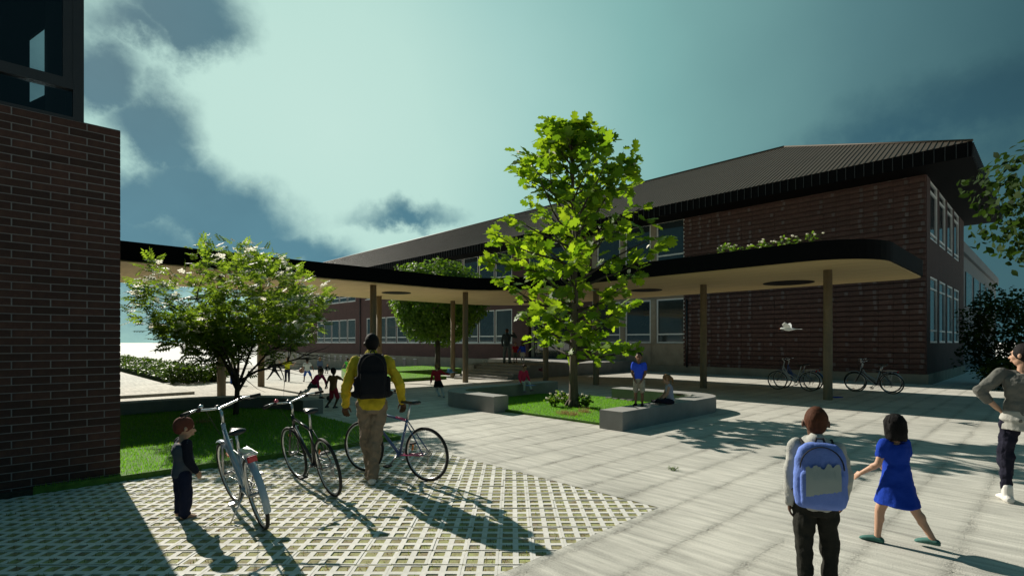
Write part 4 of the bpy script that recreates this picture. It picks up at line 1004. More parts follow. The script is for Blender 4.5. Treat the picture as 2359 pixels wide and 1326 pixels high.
def V3(x): return Vector(x)
PROP = {'adult': dict(hr=7.5, sh=.815, hip=.525, sw=.104, hw=.050, w=1.0, ua=.172, fa=.150),
        'woman': dict(hr=7.4, sh=.815, hip=.525, sw=.094, hw=.054, w=1.0, ua=.168, fa=.145),
        'child': dict(hr=6.0, sh=.775, hip=.475, sw=.100, hw=.050, w=1.05, ua=.165, fa=.142),
        'toddler': dict(hr=4.9, sh=.735, hip=.425, sw=.106, hw=.056, w=1.22, ua=.155, fa=.135)}
def person(label, loc, face, H, kind, skinm, hair, top, bottom, shoes=None, pose=None, group=None, vox=.011, z=0.0, pel=None, shoe_h=.0):
    """loc: ground point (x, y); face: heading vector; pose: limb directions in the body's own frame (x right, y forward, z up)"""
    P = PROP[kind]; ps = dict(torso=(0,.02,1), twist=0, head=(0,0), bend=0,
        ua_r=(.16,-.02,-1), fa_r=(.06,.20,-1), ua_l=(-.16,-.02,-1), fa_l=(-.06,.20,-1), th_r=(.04,.02,-1), sh_r=(0,-.04,-1), th_l=(-.04,.02,-1), sh_l=(0,-.04,-1),
        ft_r=(.12,1,0), ft_l=(-.12,1,0), curl_r=.45, curl_l=.45); ps.update(pose or {})
    n = lambda v: Vector(v).normalized()
    w = P['w']*H; hh = P['hip']*H; ank = .042*H; leg = hh-ank; Lth, Lsh = leg*.52, leg*.48
    pelv = Vector((0,0,hh)); T = n(ps['torso']); tl = (P['sh']-P['hip'])*H; nb = pelv+T*(tl+.030*H)
    Xp = Vector((1,0,0)); Xs = Matrix.Rotation(ps['twist'], 3, T) @ (Xp-T*Xp.dot(T)).normalized(); Yp = T.cross(Xp).normalized(); Ys = T.cross(Xs)
    J = {}
    for s, c in ((1,'r'),(-1,'l')):
        J['s'+c] = pelv+T*tl+Xs*(s*P['sw']*H); J['e'+c] = J['s'+c]+n(ps['ua_'+c])*P['ua']*H; J['w'+c] = J['e'+c]+n(ps['fa_'+c])*P['fa']*H
        J['h'+c] = pelv+Xp*(s*P['hw']*w); J['k'+c] = J['h'+c]+n(ps['th_'+c])*Lth; J['a'+c] = J['k'+c]+n(ps['sh_'+c])*Lsh
    # turn and drop everything so that the lower sole (or the seat) is on the ground
    low = min(J['ar'].z-ank, J['al'].z-ank) if pel is None else pelv.z-pel
    Z0 = z-low
    t = thing('person', label, 'person', (loc[0], loc[1], Z0), (0,0,math.atan2(-face[0], face[1])), group)
    hd = H/P['hr']; up = n((T.x*.35+ps['head'][0]*0, T.y*.35, 1)); yaw, pitch = ps['head']
    fwd = Matrix.Rotation(yaw, 3, 'Z') @ Vector((0,1,0)); fwd = (fwd-up*fwd.dot(up)).normalized(); rt = fwd.cross(up).normalized()
    rot = Matrix.Rotation(pitch, 3, rt); fwd = rot @ fwd; up = rot @ up
    chin = nb+(T*.4+up*.6)*(.018*H)+fwd*(.10*hd); hc = chin-fwd*.10*hd+up*.56*hd
    # ---- body
    b = MB()
    def torso(b, k=1.0, f0=-.10, f1=1.0, extra=0.0, hipk=1.0):
        R_ = []
        prof = [(-.12,.062,.055),(0,.083*hipk,.064),(.2,.080,.058),(.45,.079,.055),(.7,.094,.062),(.88,.100,.058),(.97,.082,.048),(1.0,.062,.045),(1.04,.044,.038)]
        if kind == 'woman': prof = [(-.12,.066,.060),(0,.094*hipk,.070),(.2,.082,.058),(.45,.072,.052),(.7,.084,.064),(.88,.090,.055),(.97,.074,.045),(1.0,.056,.042),(1.04,.040,.036)]
        for f, rx, ry in prof:
            if f < f0-.001 or f > f1+.001: continue
            g = max(0, min(1, f)); X = Xp.lerp(Xs, g).normalized(); Y = T.cross(X)
            belly = .012*w if kind == 'toddler' and .1 < f < .6 else 0
            R_.append((pelv+T*(f*tl)+Y*(belly-.004*w), X, Y, rx*w*k+extra, ry*w*k+extra+belly))
        b.loft(R_, 20, sq=2.3)
    cl = .62 if bottom[0] in ('loose','trousers','slim') else (.92 if bottom[0] else 1.0); ca = .68 if top and top[2] == 'long' else 1.0; cs = .85 if top else 1.0
    torso(b, .80)
    b.capsule(nb-T*.03*H, hc-up*.12*hd-fwd*.04*hd, .030*w if kind != 'woman' else .027*w, .027*w)
    for s, c in ((1,'r'),(-1,'l')):
        b.capsule(nb-T*.055*H, J['s'+c], .024*w*cs, .032*w*cs); b.capsule(J['s'+c], J['e'+c], .031*w*ca*cs, .024*w*ca); b.capsule(J['e'+c], J['w'+c], .0245*w*ca, .0155*w)
        b.ell(J['e'+c].lerp(J['w'+c], .28), (.026*w*ca,)*3); b.capsule(J['h'+c], J['k'+c], .050*w*cl, .034*w*cl); b.capsule(J['k'+c], J['a'+c], .034*w*cl, .020*w)
        d_ = (J['a'+c]-J['k'+c]).normalized(); b.ell(J['k'+c].lerp(J['a'+c], .3)-n(ps['ft_'+c])*.004*H, (.029*w*cl,.030*w*cl,.055*H))
        # hand: palm, four unequal fingers, thumb
        d = n(ps['fa_'+c]); ref = Vector((0,1,0)) if abs(d.y) < .8 else Vector((0,0,1)); ref = Vector(ps.get('thumb_'+c, ref)); sd = (ref-d*ref.dot(d)).normalized(); pn = d.cross(sd)*(-1 if c == 'r' else 1)
        hL = .104*H*(1.06 if kind == 'toddler' else 1); W_ = J['w'+c]; pc = W_+d*hL*.26
        b.loft([(W_-d*.02*hL, sd, pn, .125*hL, .10*hL),(W_+d*.12*hL, sd, pn, .17*hL, .095*hL),(W_+d*.38*hL, sd, pn, .215*hL, .085*hL),(W_+d*.50*hL, sd, pn, .205*hL, .07*hL)], 12)
        cu = ps['curl_'+c]
        for k, (off, ln) in enumerate(((.165,.44),(.057,.49),(-.052,.46),(-.155,.37))):
            q = W_+d*.46*hL+sd*off*hL; dd = (d+sd*off*.35).normalized()
            for seg in range(3):
                dd = (dd*math.cos(cu*.75)+pn*math.sin(cu*.75)).normalized(); q2 = q+dd*ln*hL*(.42,.33,.25)[seg]; b.capsule(q, q2, hL*(.058-.006*seg), hL*(.053-.006*seg), 8); q = q2
        q = W_+d*.14*hL+sd*.12*hL; d1 = (d*.72+sd*.62+pn*(.15+.35*cu)).normalized(); q2 = q+d1*.26*hL; d2 = (d*.9+sd*.15+pn*(.2+.6*cu)).normalized(); b.capsule(q, q2, hL*.078, hL*.062, 8); b.capsule(q2, q2+d2*.22*hL, hL*.06, hL*.048, 8)
        # foot
        f = n(ps['ft_'+c]); sole = (J['k'+c]-J['a'+c]).normalized(); sole = (sole-f*sole.dot(f)); sole = sole.normalized() if sole.length > .1 else Vector((0,0,1)); A_ = J['a'+c]; fl = .15*H*(1.0 if kind in ('adult','woman') else .98); X = f.cross(sole).normalized()
        J['f'+c] = (f, sole, X, fl)
        base = A_-sole*ank
        b.loft([(base-f*.26*fl+sole*.15*fl, X, sole, .10*fl, .12*fl),(base-f*.18*fl+sole*.16*fl, X, sole, .15*fl, .16*fl),(base+f*.12*fl+sole*.17*fl, X, sole, .155*fl, .17*fl),(base+f*.45*fl+sole*.10*fl, X, sole, .18*fl, .10*fl),(base+f*.62*fl+sole*.075*fl, X, sole, .175*fl, .075*fl),(base+f*.74*fl+sole*.06*fl, X, sole, .11*fl, .05*fl)], 12)
        b.capsule(A_, base+sole*.2*fl, .021*w, .022*w)
    # head
    b.ell(hc-fwd*.03*hd, (.335*hd,.42*hd,.44*hd), rt, fwd, up, 20); b.ell(chin+up*.22*hd-fwd*.0*hd, (.235*hd,.25*hd,.25*hd), rt, fwd, up, 16); b.ell(chin+up*.085*hd+fwd*.10*hd, (.12*hd,.10*hd,.085*hd), rt, fwd, up, 10)
    b.ell(chin+up*.40*hd+fwd*.14*hd, (.25*hd,.19*hd,.22*hd), rt, fwd, up, 14)
    fc = chin+fwd*.30*hd
    b.capsule(fc+up*.50*hd-fwd*.02*hd, fc+up*.335*hd+fwd*.085*hd, .035*hd, .055*hd, 8); b.ell(fc+up*.325*hd+fwd*.03*hd, (.085*hd,.05*hd,.045*hd), rt, fwd, up, 8)
    b.ell(fc+up*.205*hd+fwd*.0*hd, (.125*hd,.05*hd,.030*hd), rt, fwd, up, 10); b.ell(fc+up*.165*hd-fwd*.0*hd, (.105*hd,.05*hd,.032*hd), rt, fwd, up, 10)
    b.capsule(fc+up*.60*hd+rt*.17*hd-fwd*.05*hd, fc+up*.60*hd-rt*.17*hd-fwd*.05*hd, .05*hd, .05*hd, 8)
    for s in (-1,1): b.ell(hc+rt*s*.385*hd-up*.10*hd-fwd*.02*hd, (.035*hd,.085*hd,.13*hd), (rt+fwd*s*-.35).normalized(), fwd, up, 10)
    body = blend(b, 'body', skinm, t, min(vox, .0075) if vox < .009 else vox, 2 if vox < .009 else 1)
    e = MB()
    for s in (-1,1): e.ell(fc+up*.49*hd+rt*s*.135*hd-fwd*.028*hd, (.05*hd,.035*hd,.032*hd), rt, fwd, up, 8)
    e.build('eyes', M_eye, t)
    # ---- hair
    style, hm = hair; b = MB(); cut = None
    if style in ('short','shaved'):
        k = 1.045 if style == 'short' else 1.015
        b.ell(hc-fwd*.07*hd+up*.045*hd, (.345*hd*k,.40*hd*k,.43*hd*k), rt, fwd, up, 20); b.ell(hc-fwd*.17*hd-up*.10*hd, (.30*hd*k,.27*hd*k,.33*hd*k), rt, fwd, up, 16)
    elif style == 'cap':
        b.ell(hc-fwd*.05*hd+up*.06*hd, (.385*hd,.46*hd,.43*hd), rt, fwd, up, 20); b.ell(hc-fwd*.20*hd-up*.06*hd, (.34*hd,.30*hd,.33*hd), rt, fwd, up, 16)
    elif style in ('bob','long','ponytail','bun'):
        b.ell(hc-fwd*.07*hd+up*.05*hd, (.415*hd if style == 'bob' else .385*hd,.44*hd,.46*hd), rt, fwd, up, 20); b.ell(hc-fwd*.17*hd-up*.10*hd, (.345*hd,.30*hd,.36*hd), rt, fwd, up, 16)
        if style in ('bob','long'):
            l = .74 if style == 'bob' else 1.0
            b.loft([(hc-fwd*.10*hd+up*.05*hd, rt, fwd, .42*hd, .40*hd),(hc-fwd*.11*hd-up*.30*hd, rt, fwd, .44*hd, .40*hd),(hc-fwd*.11*hd-up*(l-.08)*hd, rt, fwd, .43*hd, .37*hd),(hc-fwd*.10*hd-up*l*hd, rt, fwd, .38*hd, .32*hd)], 18, sq=2.4)
        if style == 'bob' and vox < .009:
            st = MB(); rr_ = random.Random(3)
            for k in range(420):
                a = rr_.uniform(math.radians(-40), math.radians(220)); a2 = a+rr_.gauss(0,.05); k1 = rr_.uniform(.995,1.03); dz = rr_.uniform(-.05,.03)
                ca_, sa_ = math.cos(a), -math.sin(a); cb_, sb_ = math.cos(a2), -math.sin(a2)
                c0 = hc-fwd*.07*hd+up*.05*hd
                pts = [c0+up*.44*hd+rt*ca_*.06*hd+fwd*sa_*.06*hd, c0+up*.34*hd+rt*ca_*.29*hd*k1+fwd*sa_*.30*hd*k1, c0+up*.10*hd+rt*ca_*.42*hd*k1+fwd*sa_*.43*hd*k1, hc-fwd*.12*hd-up*.28*hd+rt*cb_*.44*hd*k1+fwd*sb_*.40*hd*k1, hc-fwd*.10*hd-up*(.74+dz)*hd+rt*cb_*.39*hd*k1+fwd*sb_*.33*hd*k1]
                sp = []
                for q in range(4): sp += [pts[q], pts[q].lerp(pts[q+1], .5)]
                sp.append(pts[4]); st.tube(sp, [.0012,.0022,.0026,.0026,.0026,.0026,.0024,.002,.0006], 4)
            st.build('hair_strands', hm, t, kind='stuff')
        if style == 'ponytail': b.capsule(hc-fwd*.45*hd+up*.12*hd, hc-fwd*.62*hd-up*.30*hd, .13*hd, .14*hd); b.capsule(hc-fwd*.62*hd-up*.30*hd, hc-fwd*.50*hd-up*.85*hd, .15*hd, .05*hd)
        if style == 'bun': b.ell(hc-fwd*.47*hd+up*.18*hd, (.17*hd,)*3)
    blend(b, 'hair' if style != 'cap' else 'hat', hm, t, vox, 2, .006 if vox < .009 else 0)
    # ---- top
    if top:
        kind_t, tm, slv = top[:3]; sm = top[3] if len(top) > 3 else tm; b = MB(); ex = (.010 if kind in ('adult','woman') else .007)*H/1.2
        torso(b, 1.02, -.12 if kind_t != 'tank' else -.05, 1.0, ex)
        if kind_t == 'dress':
            kc = (J['kr']+J['kl'])/2; c1 = pelv.lerp(kc, .72); sp_ = abs(J['kr'].x-J['kl'].x)/2; spy = abs(J['kr'].y-J['kl'].y)/2
            b.loft([(pelv+T*tl*.45, Xp, Yp, .092*w, .072*w),(pelv, Xp, Yp, .112*w, .090*w),(pelv.lerp(c1,.55), Xp, Vector((0,1,0)), .128*w, .115*w),(c1, Xp, Vector((0,1,0)), .138*w, (.115*w+spy*.55)),(c1-Vector((0,0,.012*H)), Xp, Vector((0,1,0)), .141*w, (.118*w+spy*.55))], 20)
        if kind_t in ('hoodie','jacket'): b.capsule(nb-T*.035*H-Ys*.02*H, nb+T*.008*H-Ys*.02*H, .052*w, .047*w)
        if kind_t == 'hoodie':
            b.torus(nb-T*.004*H-Ys*.018*H, .047*w, .022*w, Xs, (Ys*.93+T*.36).normalized()*1.0, 20, 8); b.ell(nb-T*.03*H-Ys*.055*H, (.058*w,.030*w,.035*w), Xs, Ys, T, 12)
        for s, c in ((1,'r'),(-1,'l')):
            b.capsule(nb-T*.055*H, J['s'+c], .031*w, .038*w)
            if kind_t == 'tank': continue
            r0, r1, r2 = .039*w, .034*w, .026*w
            if slv == 'short': b.capsule(J['s'+c], J['s'+c].lerp(J['e'+c], .52), r0, .040*w)
            elif slv == 'rolled':
                b.capsule(J['s'+c], J['e'+c], r0*1.05, r1*1.08); b.capsule(J['e'+c], J['e'+c].lerp(J['w'+c], .42), r1*1.08, r1*.92)
            else:
                b.capsule(J['s'+c], J['e'+c], r0, r1); b.capsule(J['e'+c], J['e'+c].lerp(J['w'+c], .97), r1, r2)
        nm = {'dress':'dress','hoodie':'hooded_top','jacket':'jacket','tank':'vest_top','sweater':'sweater'}.get(kind_t, 'shirt')
        blend(b, nm, tm, t, vox, 4, .019*H/1.5 if vox < .009 else 0)
        if sm is not tm:                                        # sleeves in another colour
            b = MB()
            for c in 'rl': b.capsule(J['s'+c], J['e'+c], .0415*w, .0365*w); b.capsule(J['e'+c], J['e'+c].lerp(J['w'+c], .98), .0365*w, .028*w)
            blend(b, 'sleeves', sm, t, vox, 3, .01*H/1.5 if vox < .009 else 0)
        if kind_t == 'sweater' and len(top) > 4:
            b = MB(); torso(b, 1.07, -.12, .2, ex*.9, 1.03); b.loft([(pelv-T*.22*tl, Xp, Yp, .108*w, .086*w),(pelv-T*.10*tl, Xp, Yp, .106*w, .083*w),(pelv+T*.08*tl, Xp, Yp, .099*w, .077*w)], 20); blend(b, 'shirt_tail', top[4], t, vox, 4, .01)
    # ---- trousers, shorts, skirt, tights
    bk, bm_ = bottom[:2]
    if bk:
        b = MB(); k = {'loose':1.22,'trousers':1.12,'slim':1.03,'shorts':1.22,'tights':1.0,'skirt':1.0}[bk]
        if bk in ('loose','trousers','slim','shorts'):
            b.loft([(pelv-T*.20*tl, Xp, Yp, .070*w*1.05, .060*w*1.05),(pelv-T*.04*tl, Xp, Yp, .090*w*(1.06 if kind=='woman' else 1), .071*w),(pelv+T*.13*tl, Xp, Yp, .086*w, .066*w)], 20)
            for c in 'rl':
                kk = J['k'+c]; aa = J['a'+c]
                if bk == 'shorts': b.capsule(J['h'+c], J['h'+c].lerp(kk, .86), .055*w*1.02, .050*w)
                else:
                    b.capsule(J['h'+c], kk, .055*w, .0385*w*k); end = aa+(kk-aa).normalized()*(.0 if bk != 'slim' else .02*H); b.capsule(kk, end, .0385*w*k, (.030*w if bk != 'slim' else .024*w)*k)
                    if bk != 'slim': b.ell(end, (.036*w*k,.040*w*k,.022*H))
            nm = {'shorts':'shorts'}.get(bk, 'trousers'); blend(b, nm, bm_, t, vox, 4, .022*H/1.5 if vox < .009 else 0)
        if bk in ('tights','skirt'):
            tgt = bottom[2] if len(bottom) > 2 else bm_; b = MB()
            for c in 'rl': b.capsule(J['h'+c], J['k'+c], .052*w, .0365*w); b.capsule(J['k'+c], J['a'+c]-(J['k'+c]-J['a'+c]).normalized()*.01*H, .0365*w, .0225*w); b.ell(J['k'+c].lerp(J['a'+c], .3), (.034*w,.036*w,.06*H))
            blend(b, 'tights', tgt, t, vox, 2)
        if bk == 'skirt':
            kc = (J['kr']+J['kl'])/2; c1 = pelv.lerp(kc, .66); dx = abs(J['kr'].x-J['kl'].x)/2; dy = abs(J['kr'].y-J['kl'].y)/2; b = MB()
            b.loft([(pelv+T*tl*.12, Xp, Yp, .086*w, .068*w),(pelv, Xp, Yp, .100*w, .082*w),(c1, Xp, Vector((0,1,0)), .095*w+dx*.75, .10*w+dy*.6),(c1-Vector((0,0,.006*H)), Xp, Vector((0,1,0)), .096*w+dx*.75, .10*w+dy*.6)], 20)
            blend(b, 'skirt', bm_, t, vox, 2)
    # ---- shoes
    if shoes:
        sk, shm = shoes
        for c in 'rl':
            f, sole, X, fl = J['f'+c]; base = J['a'+c]-sole*ank; b = MB()
            b.loft([(base-f*.30*fl+sole*.11*fl, X, sole, .11*fl, .115*fl),(base-f*.20*fl+sole*.15*fl, X, sole, .175*fl, .16*fl),(base+f*.12*fl+sole*.175*fl, X, sole, .19*fl, .185*fl),(base+f*.45*fl+sole*.13*fl, X, sole, .215*fl, .14*fl),(base+f*.65*fl+sole*.095*fl, X, sole, .20*fl, .105*fl),(base+f*.80*fl+sole*.06*fl, X, sole, .10*fl, .06*fl)], 14)
            if sk == 'boot': b.capsule(J['a'+c]+sole*.05*H, base+sole*.15*fl, .0285*w, .030*w)
            blend(b, 'shoe', shm, t, vox, 2)
    return t, J, dict(pelv=pelv, T=T, Xs=Xs, Ys=Ys, tl=tl, nb=nb, w=w, H=H, hc=hc, hd=hd)
def world(t, v):
    m = Matrix.Translation(t.location) @ t.rotation_euler.to_matrix().to_4x4(); return m @ v
def held(name, label, cat, t, parts):                       # a thing carried by a person: stays top level
    o = thing(name, label, cat, t.location, t.rotation_euler)
    for nm, b, m, kw in parts:
        if kw.get('blend'): blend(b, nm, m, o, kw['blend'], 3, kw.get('folds', 0))
        else: b.build(nm, m, o)
    return o
FINE = .0075

# man in the yellow shirt, walking the bicycle
yel, khaki = cloth('mustard', (.46,.36,.025), .12), cloth('khaki', (.21,.165,.12)); blk = cloth('black', (.012,.012,.014)); wht = cloth('white', (.70,.70,.68)); shw = mat('white leather', (.68,.66,.62), .5, .08, 8)
p = G(853, 1108)
man, J, D = person('man in mustard yellow long sleeved shirt and khaki trousers seen from behind', (p.x+.02, p.y), (-.30, 1), 1.83, 'adult', SK_D, ('shaved', H_BLK), ('jacket', yel, 'long'), ('loose', khaki), ('low', shw),
    dict(torso=(0,.06,1), ua_r=(.48,-.10,-1), fa_r=(.20,.50,-.85), ua_l=(-.38,-.06,-1), fa_l=(-.05,.50,-1), th_r=(-.12,.02,-1), sh_r=(-.08,-.26,-1), th_l=(.10,.24,-1), sh_l=(.10,-.06,-1), head=(.10,-.05), curl_r=1.25, curl_l=1.25, ft_r=(.1,1,0), ft_l=(-.25,1,-.02), thumb_r=(-1,.3,.3), thumb_l=(1,.3,.3)), vox=FINE)
def backpack(label, t, D, m, w, h, d, off, pocket=None, straps=True, belt=False):
    T, X, Y = D['T'], D['Xs'], -D['Ys']; c = D['nb']-T*off+Y*(.072*D['w']+d*.42); b = MB()
    rg = []
    for f, kx, ky in ((-.5,.80,.62),(-.46,.94,.85),(-.3,1,1),(0,1,1.0),(.25,.96,.9),(.40,.82,.72),(.47,.60,.5),(.5,.34,.28)): rg.append((c+T*f*h, X, Y, w/2*kx, d/2*ky))
    b.loft(rg, 22, sq=2.9); parts = [('bag', b, m, dict(blend=.007, folds=.010))]
    b = MB(); pk = []
    for f, kx, ky in ((-.46,.70,.4),(-.40,.80,.8),(-.2,.82,1),(.04,.80,.9),(.09,.70,.45)): pk.append((c+T*f*h+Y*d*.45, X, Y, w/2*kx, d*.22*ky))
    b.loft(pk, 18, sq=3.2); parts.append(('front_pocket', b, pocket or m, dict(blend=.007, folds=.008)))
    b = MB(); zz = [(c+T*(.12*h)+X*(w*.40)*math.cos(q)+Y*(d*.40)+T*h*.33*math.sin(q)) for q in [math.pi*k/14 for k in range(15)]]; b.tube(zz, .004, 5); parts.append(('zip', b, M_rub, {}))
    b = MB(); b.tube([c+T*h*.47+X*.03, c+T*h*.55+X*.02-Y*.02, c+T*h*.55-X*.02-Y*.02, c+T*h*.47-X*.03], .008, 6); parts.append(('carry_loop', b, M_rub, {}))
    if belt:
        for s in (-1, 1):
            b = MB(); q = D['pelv']+T*.09; a0 = c-T*h*.40+X*s*w*.36-Y*d*.25
            b.loft([(a0, T, Y, .055, .018), (a0+X*s*.075-Y*.03, T, Y, .045, .016), (a0+X*s*.12-Y*.10, T, Y, .02, .012)], 10); parts.append(('hip_belt', b, M_strap, {}))
            b = MB(); b.bbox(-.035,.035,-.05,.05,-.09,.09,.02); b.v = [tuple(c-T*h*.18+X*(s*w*.50+x)+Y*y+T*z) for x, y, z in b.v]; parts.append(('side_pocket', b, m, {}))
    if straps:
        for s, cc in ((1,'r'),(-1,'l')):
            sx = s*.066*D['w']; o = D['nb']; b = MB()
            pts = [c+T*h*.42+X*sx*.7-Y*d*.35, o+X*sx-T*.005*D['H']+Y*.052*D['w'], o+X*sx*1.05+T*.010*D['H'], o+X*sx*1.15-T*.03*D['H']-Y*.070*D['w'], o+X*sx*1.5-T*.17*D['H']-Y*.082*D['w'], o+X*s*.112*D['w']-T*.25*D['H'], c-T*h*.38+X*s*w*.42-Y*d*.2]
            sp = []
            for i in range(len(pts)-1):
                for k in range(4): sp.append(pts[i].lerp(pts[i+1], k/4))
            sp.append(pts[-1]); b.tube(sp, .013 if D['H'] > 1.5 else .011, 7); parts.append(('strap', b, M_strap, {}))
    return held('backpack', label, 'backpack', t, parts)
M_strap = cloth('black webbing', (.014,.014,.016))
backpack('black backpack worn by the man in the yellow shirt', man, D, cloth('black nylon', (.010,.011,.014)), .35, .54, .20, .235, belt=True)

# small child by the silver bicycle
p = G(420, 1190); grey = cloth('slate grey', (.075,.085,.105)); navy = cloth('navy', (.014,.018,.042)); dk = cloth('dark navy sleeve', (.012,.014,.024))
person('small barefoot child in grey top and navy trousers beside the silver bicycle', (p.x, p.y), (.66,.75), .985, 'toddler', SK_L, ('cap', cloth('rust knit', (.135,.045,.030), .25)), ('shirt', grey, 'long', dk), ('loose', navy), None,
    dict(ua_r=(.12,.05,-1), fa_r=(.05,.55,-1), ua_l=(-.14,.0,-1), fa_l=(.0,.45,-1), th_r=(.03,.04,-1), sh_r=(0,-.06,-1), head=(-.12,-.10)), vox=FINE)

# boy with the blue backpack
hz = G(1880, 1360); lgrey = cloth('pale grey marl', (.36,.36,.33), .16); olive = cloth('dark olive', (.020,.020,.016))
boy, J, D = person('boy in pale grey hooded top and dark trousers with his back turned', (hz.x, hz.y), (.36,.93), 1.275, 'child', SK_B, ('shaved', hairm('cropped brown', (.075,.028,.014))), ('hoodie', lgrey, 'long'), ('trousers', olive), ('low', blk),
    dict(ua_r=(.24,-.02,-1), fa_r=(-.02,.42,-.9), ua_l=(-.14,-.06,-1), fa_l=(-.02,.10,-1), th_r=(.06,.10,-1), sh_r=(.02,-.1,-1), th_l=(-.02,-.04,-1), sh_l=(.02,-.14,-1), head=(.05,-.06)), vox=FINE)
M_bluebag = cloth('periwinkle nylon', (.13,.20,.52), .14); M_patch = mat('grey print', (.27,.31,.30), .8, .06, 5)
bag = backpack('light blue backpack with a ragged grey print worn by the boy', boy, D, M_bluebag, .315, .43, .15, .195)
# ragged grey print on the pocket
def patch():
    T, X, Y = D['T'], D['Xs'], -D['Ys']; c = D['nb']-T*.195+Y*(.072*D['w']+.15*.42); bm_ = MB(); n = 26; v = []; f = []; w, h, d = .315, .43, .15
    rr = random.Random(4); top_ = [.070+.005*math.sin(i*.9)+rr.uniform(-.012,.012)+(.012 if i > 15 else 0) for i in range(n)]; bot = [-.125+.0022*i+rr.uniform(-.005,.005) for i in range(n)]
    for i in range(n):
        x = -.098+.20*i/(n-1)
        for k in range(6):
            z = bot[i]+(top_[i]-bot[i])*k/5; e = max(0, 1-abs(x/(w/2*.82))**3.2)**(1/3.2); f0 = z/h
            ky = np.interp(f0, [-.46,-.40,-.2,.04,.09,.2], [.4,.8,1,.9,.45,.3]); yy = d*.45+d*.22*ky*e; yb = d*.5*max(0, 1-abs(x/(w/2))**2.9)**(1/2.9)
            p_ = c+X*x+T*z+Y*(max(yy, yb)+.011); v.append(p_)
    for i in range(n-1):
        for k in range(5): f.append((i*6+k, (i+1)*6+k, (i+1)*6+k+1, i*6+k+1))
    bm_.add(v, f, 0, True); bm_.build('print', M_patch, bag)
patch()

# girl in the blue dress
p = G(2066, 1250); cob = cloth('cobalt blue', (.008,.04,.33), .08); grn = mat('green suede', (.03,.12,.10), .8, .2, 12)
person('girl with black bobbed hair in a bright blue dress walking away', (p.x, p.y), (-.25,.97), 1.115, 'child', SK_L, ('bob', H_BLK), ('dress', cob, 'short'), ('', None), ('low', grn),
    dict(torso=(0,.05,1), ua_l=(-.28,.10,-1), fa_l=(-.25,.75,-.62), ua_r=(.16,.12,-1), fa_r=(.1,.9,-.4), th_l=(-.22,.25,-1), sh_l=(-.12,.0,-1), th_r=(.26,-.30,-1), sh_r=(.25,-.50,-1), ft_r=(-.35,1,-.08), ft_l=(-.55,1,.0), head=(-.35,-.06), curl_l=.3), vox=FINE)

# woman at the right edge
p = G(2338, 1160); gm = cloth('grey marl sweater', (.12,.12,.108), .16); jean = cloth('dark denim', (.014,.014,.026)); off = cloth('off white cotton', (.36,.355,.32))
person('woman in grey sweater and dark jeans with a hand on her hip', (p.x+.10, p.y+.02), (.52,.85), 1.69, 'woman', SK_L, ('bun', H_BLK), ('sweater', gm, 'rolled', gm, off), ('slim', jean), ('boot', shw),
    dict(torso=(0,.02,1), ua_l=(-.92,-.18,-.95), fa_l=(.62,.12,-.70), ua_r=(.9,-.15,-1), fa_r=(-.6,.1,-.7), th_l=(-.10,.03,-1), sh_l=(.03,-.07,-1), th_r=(.16,.05,-1), sh_r=(.08,-.05,-1), head=(1.0,.05), curl_l=.9), vox=FINE)

# children on the seat walls
blu = cloth('royal blue', (.03,.09,.72)); beige = cloth('stone check', (.34,.32,.25), .3); pink = cloth('raspberry', (.62,.04,.12)); tight = cloth('white tights', (.60,.62,.64))
def onwall(px, py, z): q = G(px, py, z); return (q.x, q.y)
q = onwall(1472, 934, .37); person('boy in blue polo shirt and check shorts standing on the seat wall', q, (-.42,-.9), 1.13, 'child', SK_M, ('short', H_BLK), ('shirt', blu, 'short'), ('shorts', beige), ('low', blk),
    dict(ua_r=(.14,.05,-1), fa_r=(-.42,.35,-1), ua_l=(-.14,.05,-1), fa_l=(.42,.35,-1), head=(.1,0)), vox=.0095, z=.37)
q = onwall(1545, 931, .37); person('girl with a fair ponytail in pale vest and jeans sitting on the seat wall', (q[0], q[1]+.02), (-.97,.10), 1.12, 'child', SK_L, ('ponytail', H_BLD), ('tank', cloth('pale lilac', (.34,.35,.45)), 'none'), ('trousers', jean), ('low', blk),
    dict(torso=(0,.12,1), ua_r=(.1,.30,-1), fa_r=(-.1,.6,-.6), ua_l=(-.1,.30,-1), fa_l=(.1,.6,-.6), th_r=(.55,.8,.02), sh_r=(-.85,.3,-.06), th_l=(-.5,.85,.05), sh_l=(.8,.35,-.10), ft_r=(-.6,.6,.1), ft_l=(.6,.6,.1), head=(0,-.35)), vox=.0095, z=.37, pel=.075)
q = onwall(1203, 884, .40); person('girl in raspberry pink sweater and white tights sitting on the curved seat wall', q, (.52,-.85), 1.12, 'child', SK_L, ('short', H_BRN), ('sweater', pink, 'long'), ('tights', tight), ('low', cloth('mauve shoe', (.30,.20,.26))),
    dict(torso=(0,.22,1), ua_r=(.35,.12,-1), fa_r=(-.05,.55,-.9), ua_l=(-.25,.12,-1), fa_l=(.05,.7,-.8), th_r=(.10,.95,-.06), sh_r=(-.05,-.05,-1), th_l=(-.12,.95,.02), sh_l=(-.10,.40,-1), ft_l=(-.1,1,.25), head=(0,-.45)), vox=.0095, z=.40, pel=.06)
pp = G(1222, 887, .405); b = MB(); b.bbox(-.13,.13,-.09,.09,0,.012,.003); o = b.build('book', mat('blue cover', (.10,.22,.62), .5, .05, 4), None, (pp.x, pp.y, .401), label='thin blue book lying on the curved seat wall beside the girl', category='book'); o.rotation_euler = (0,0,.5)

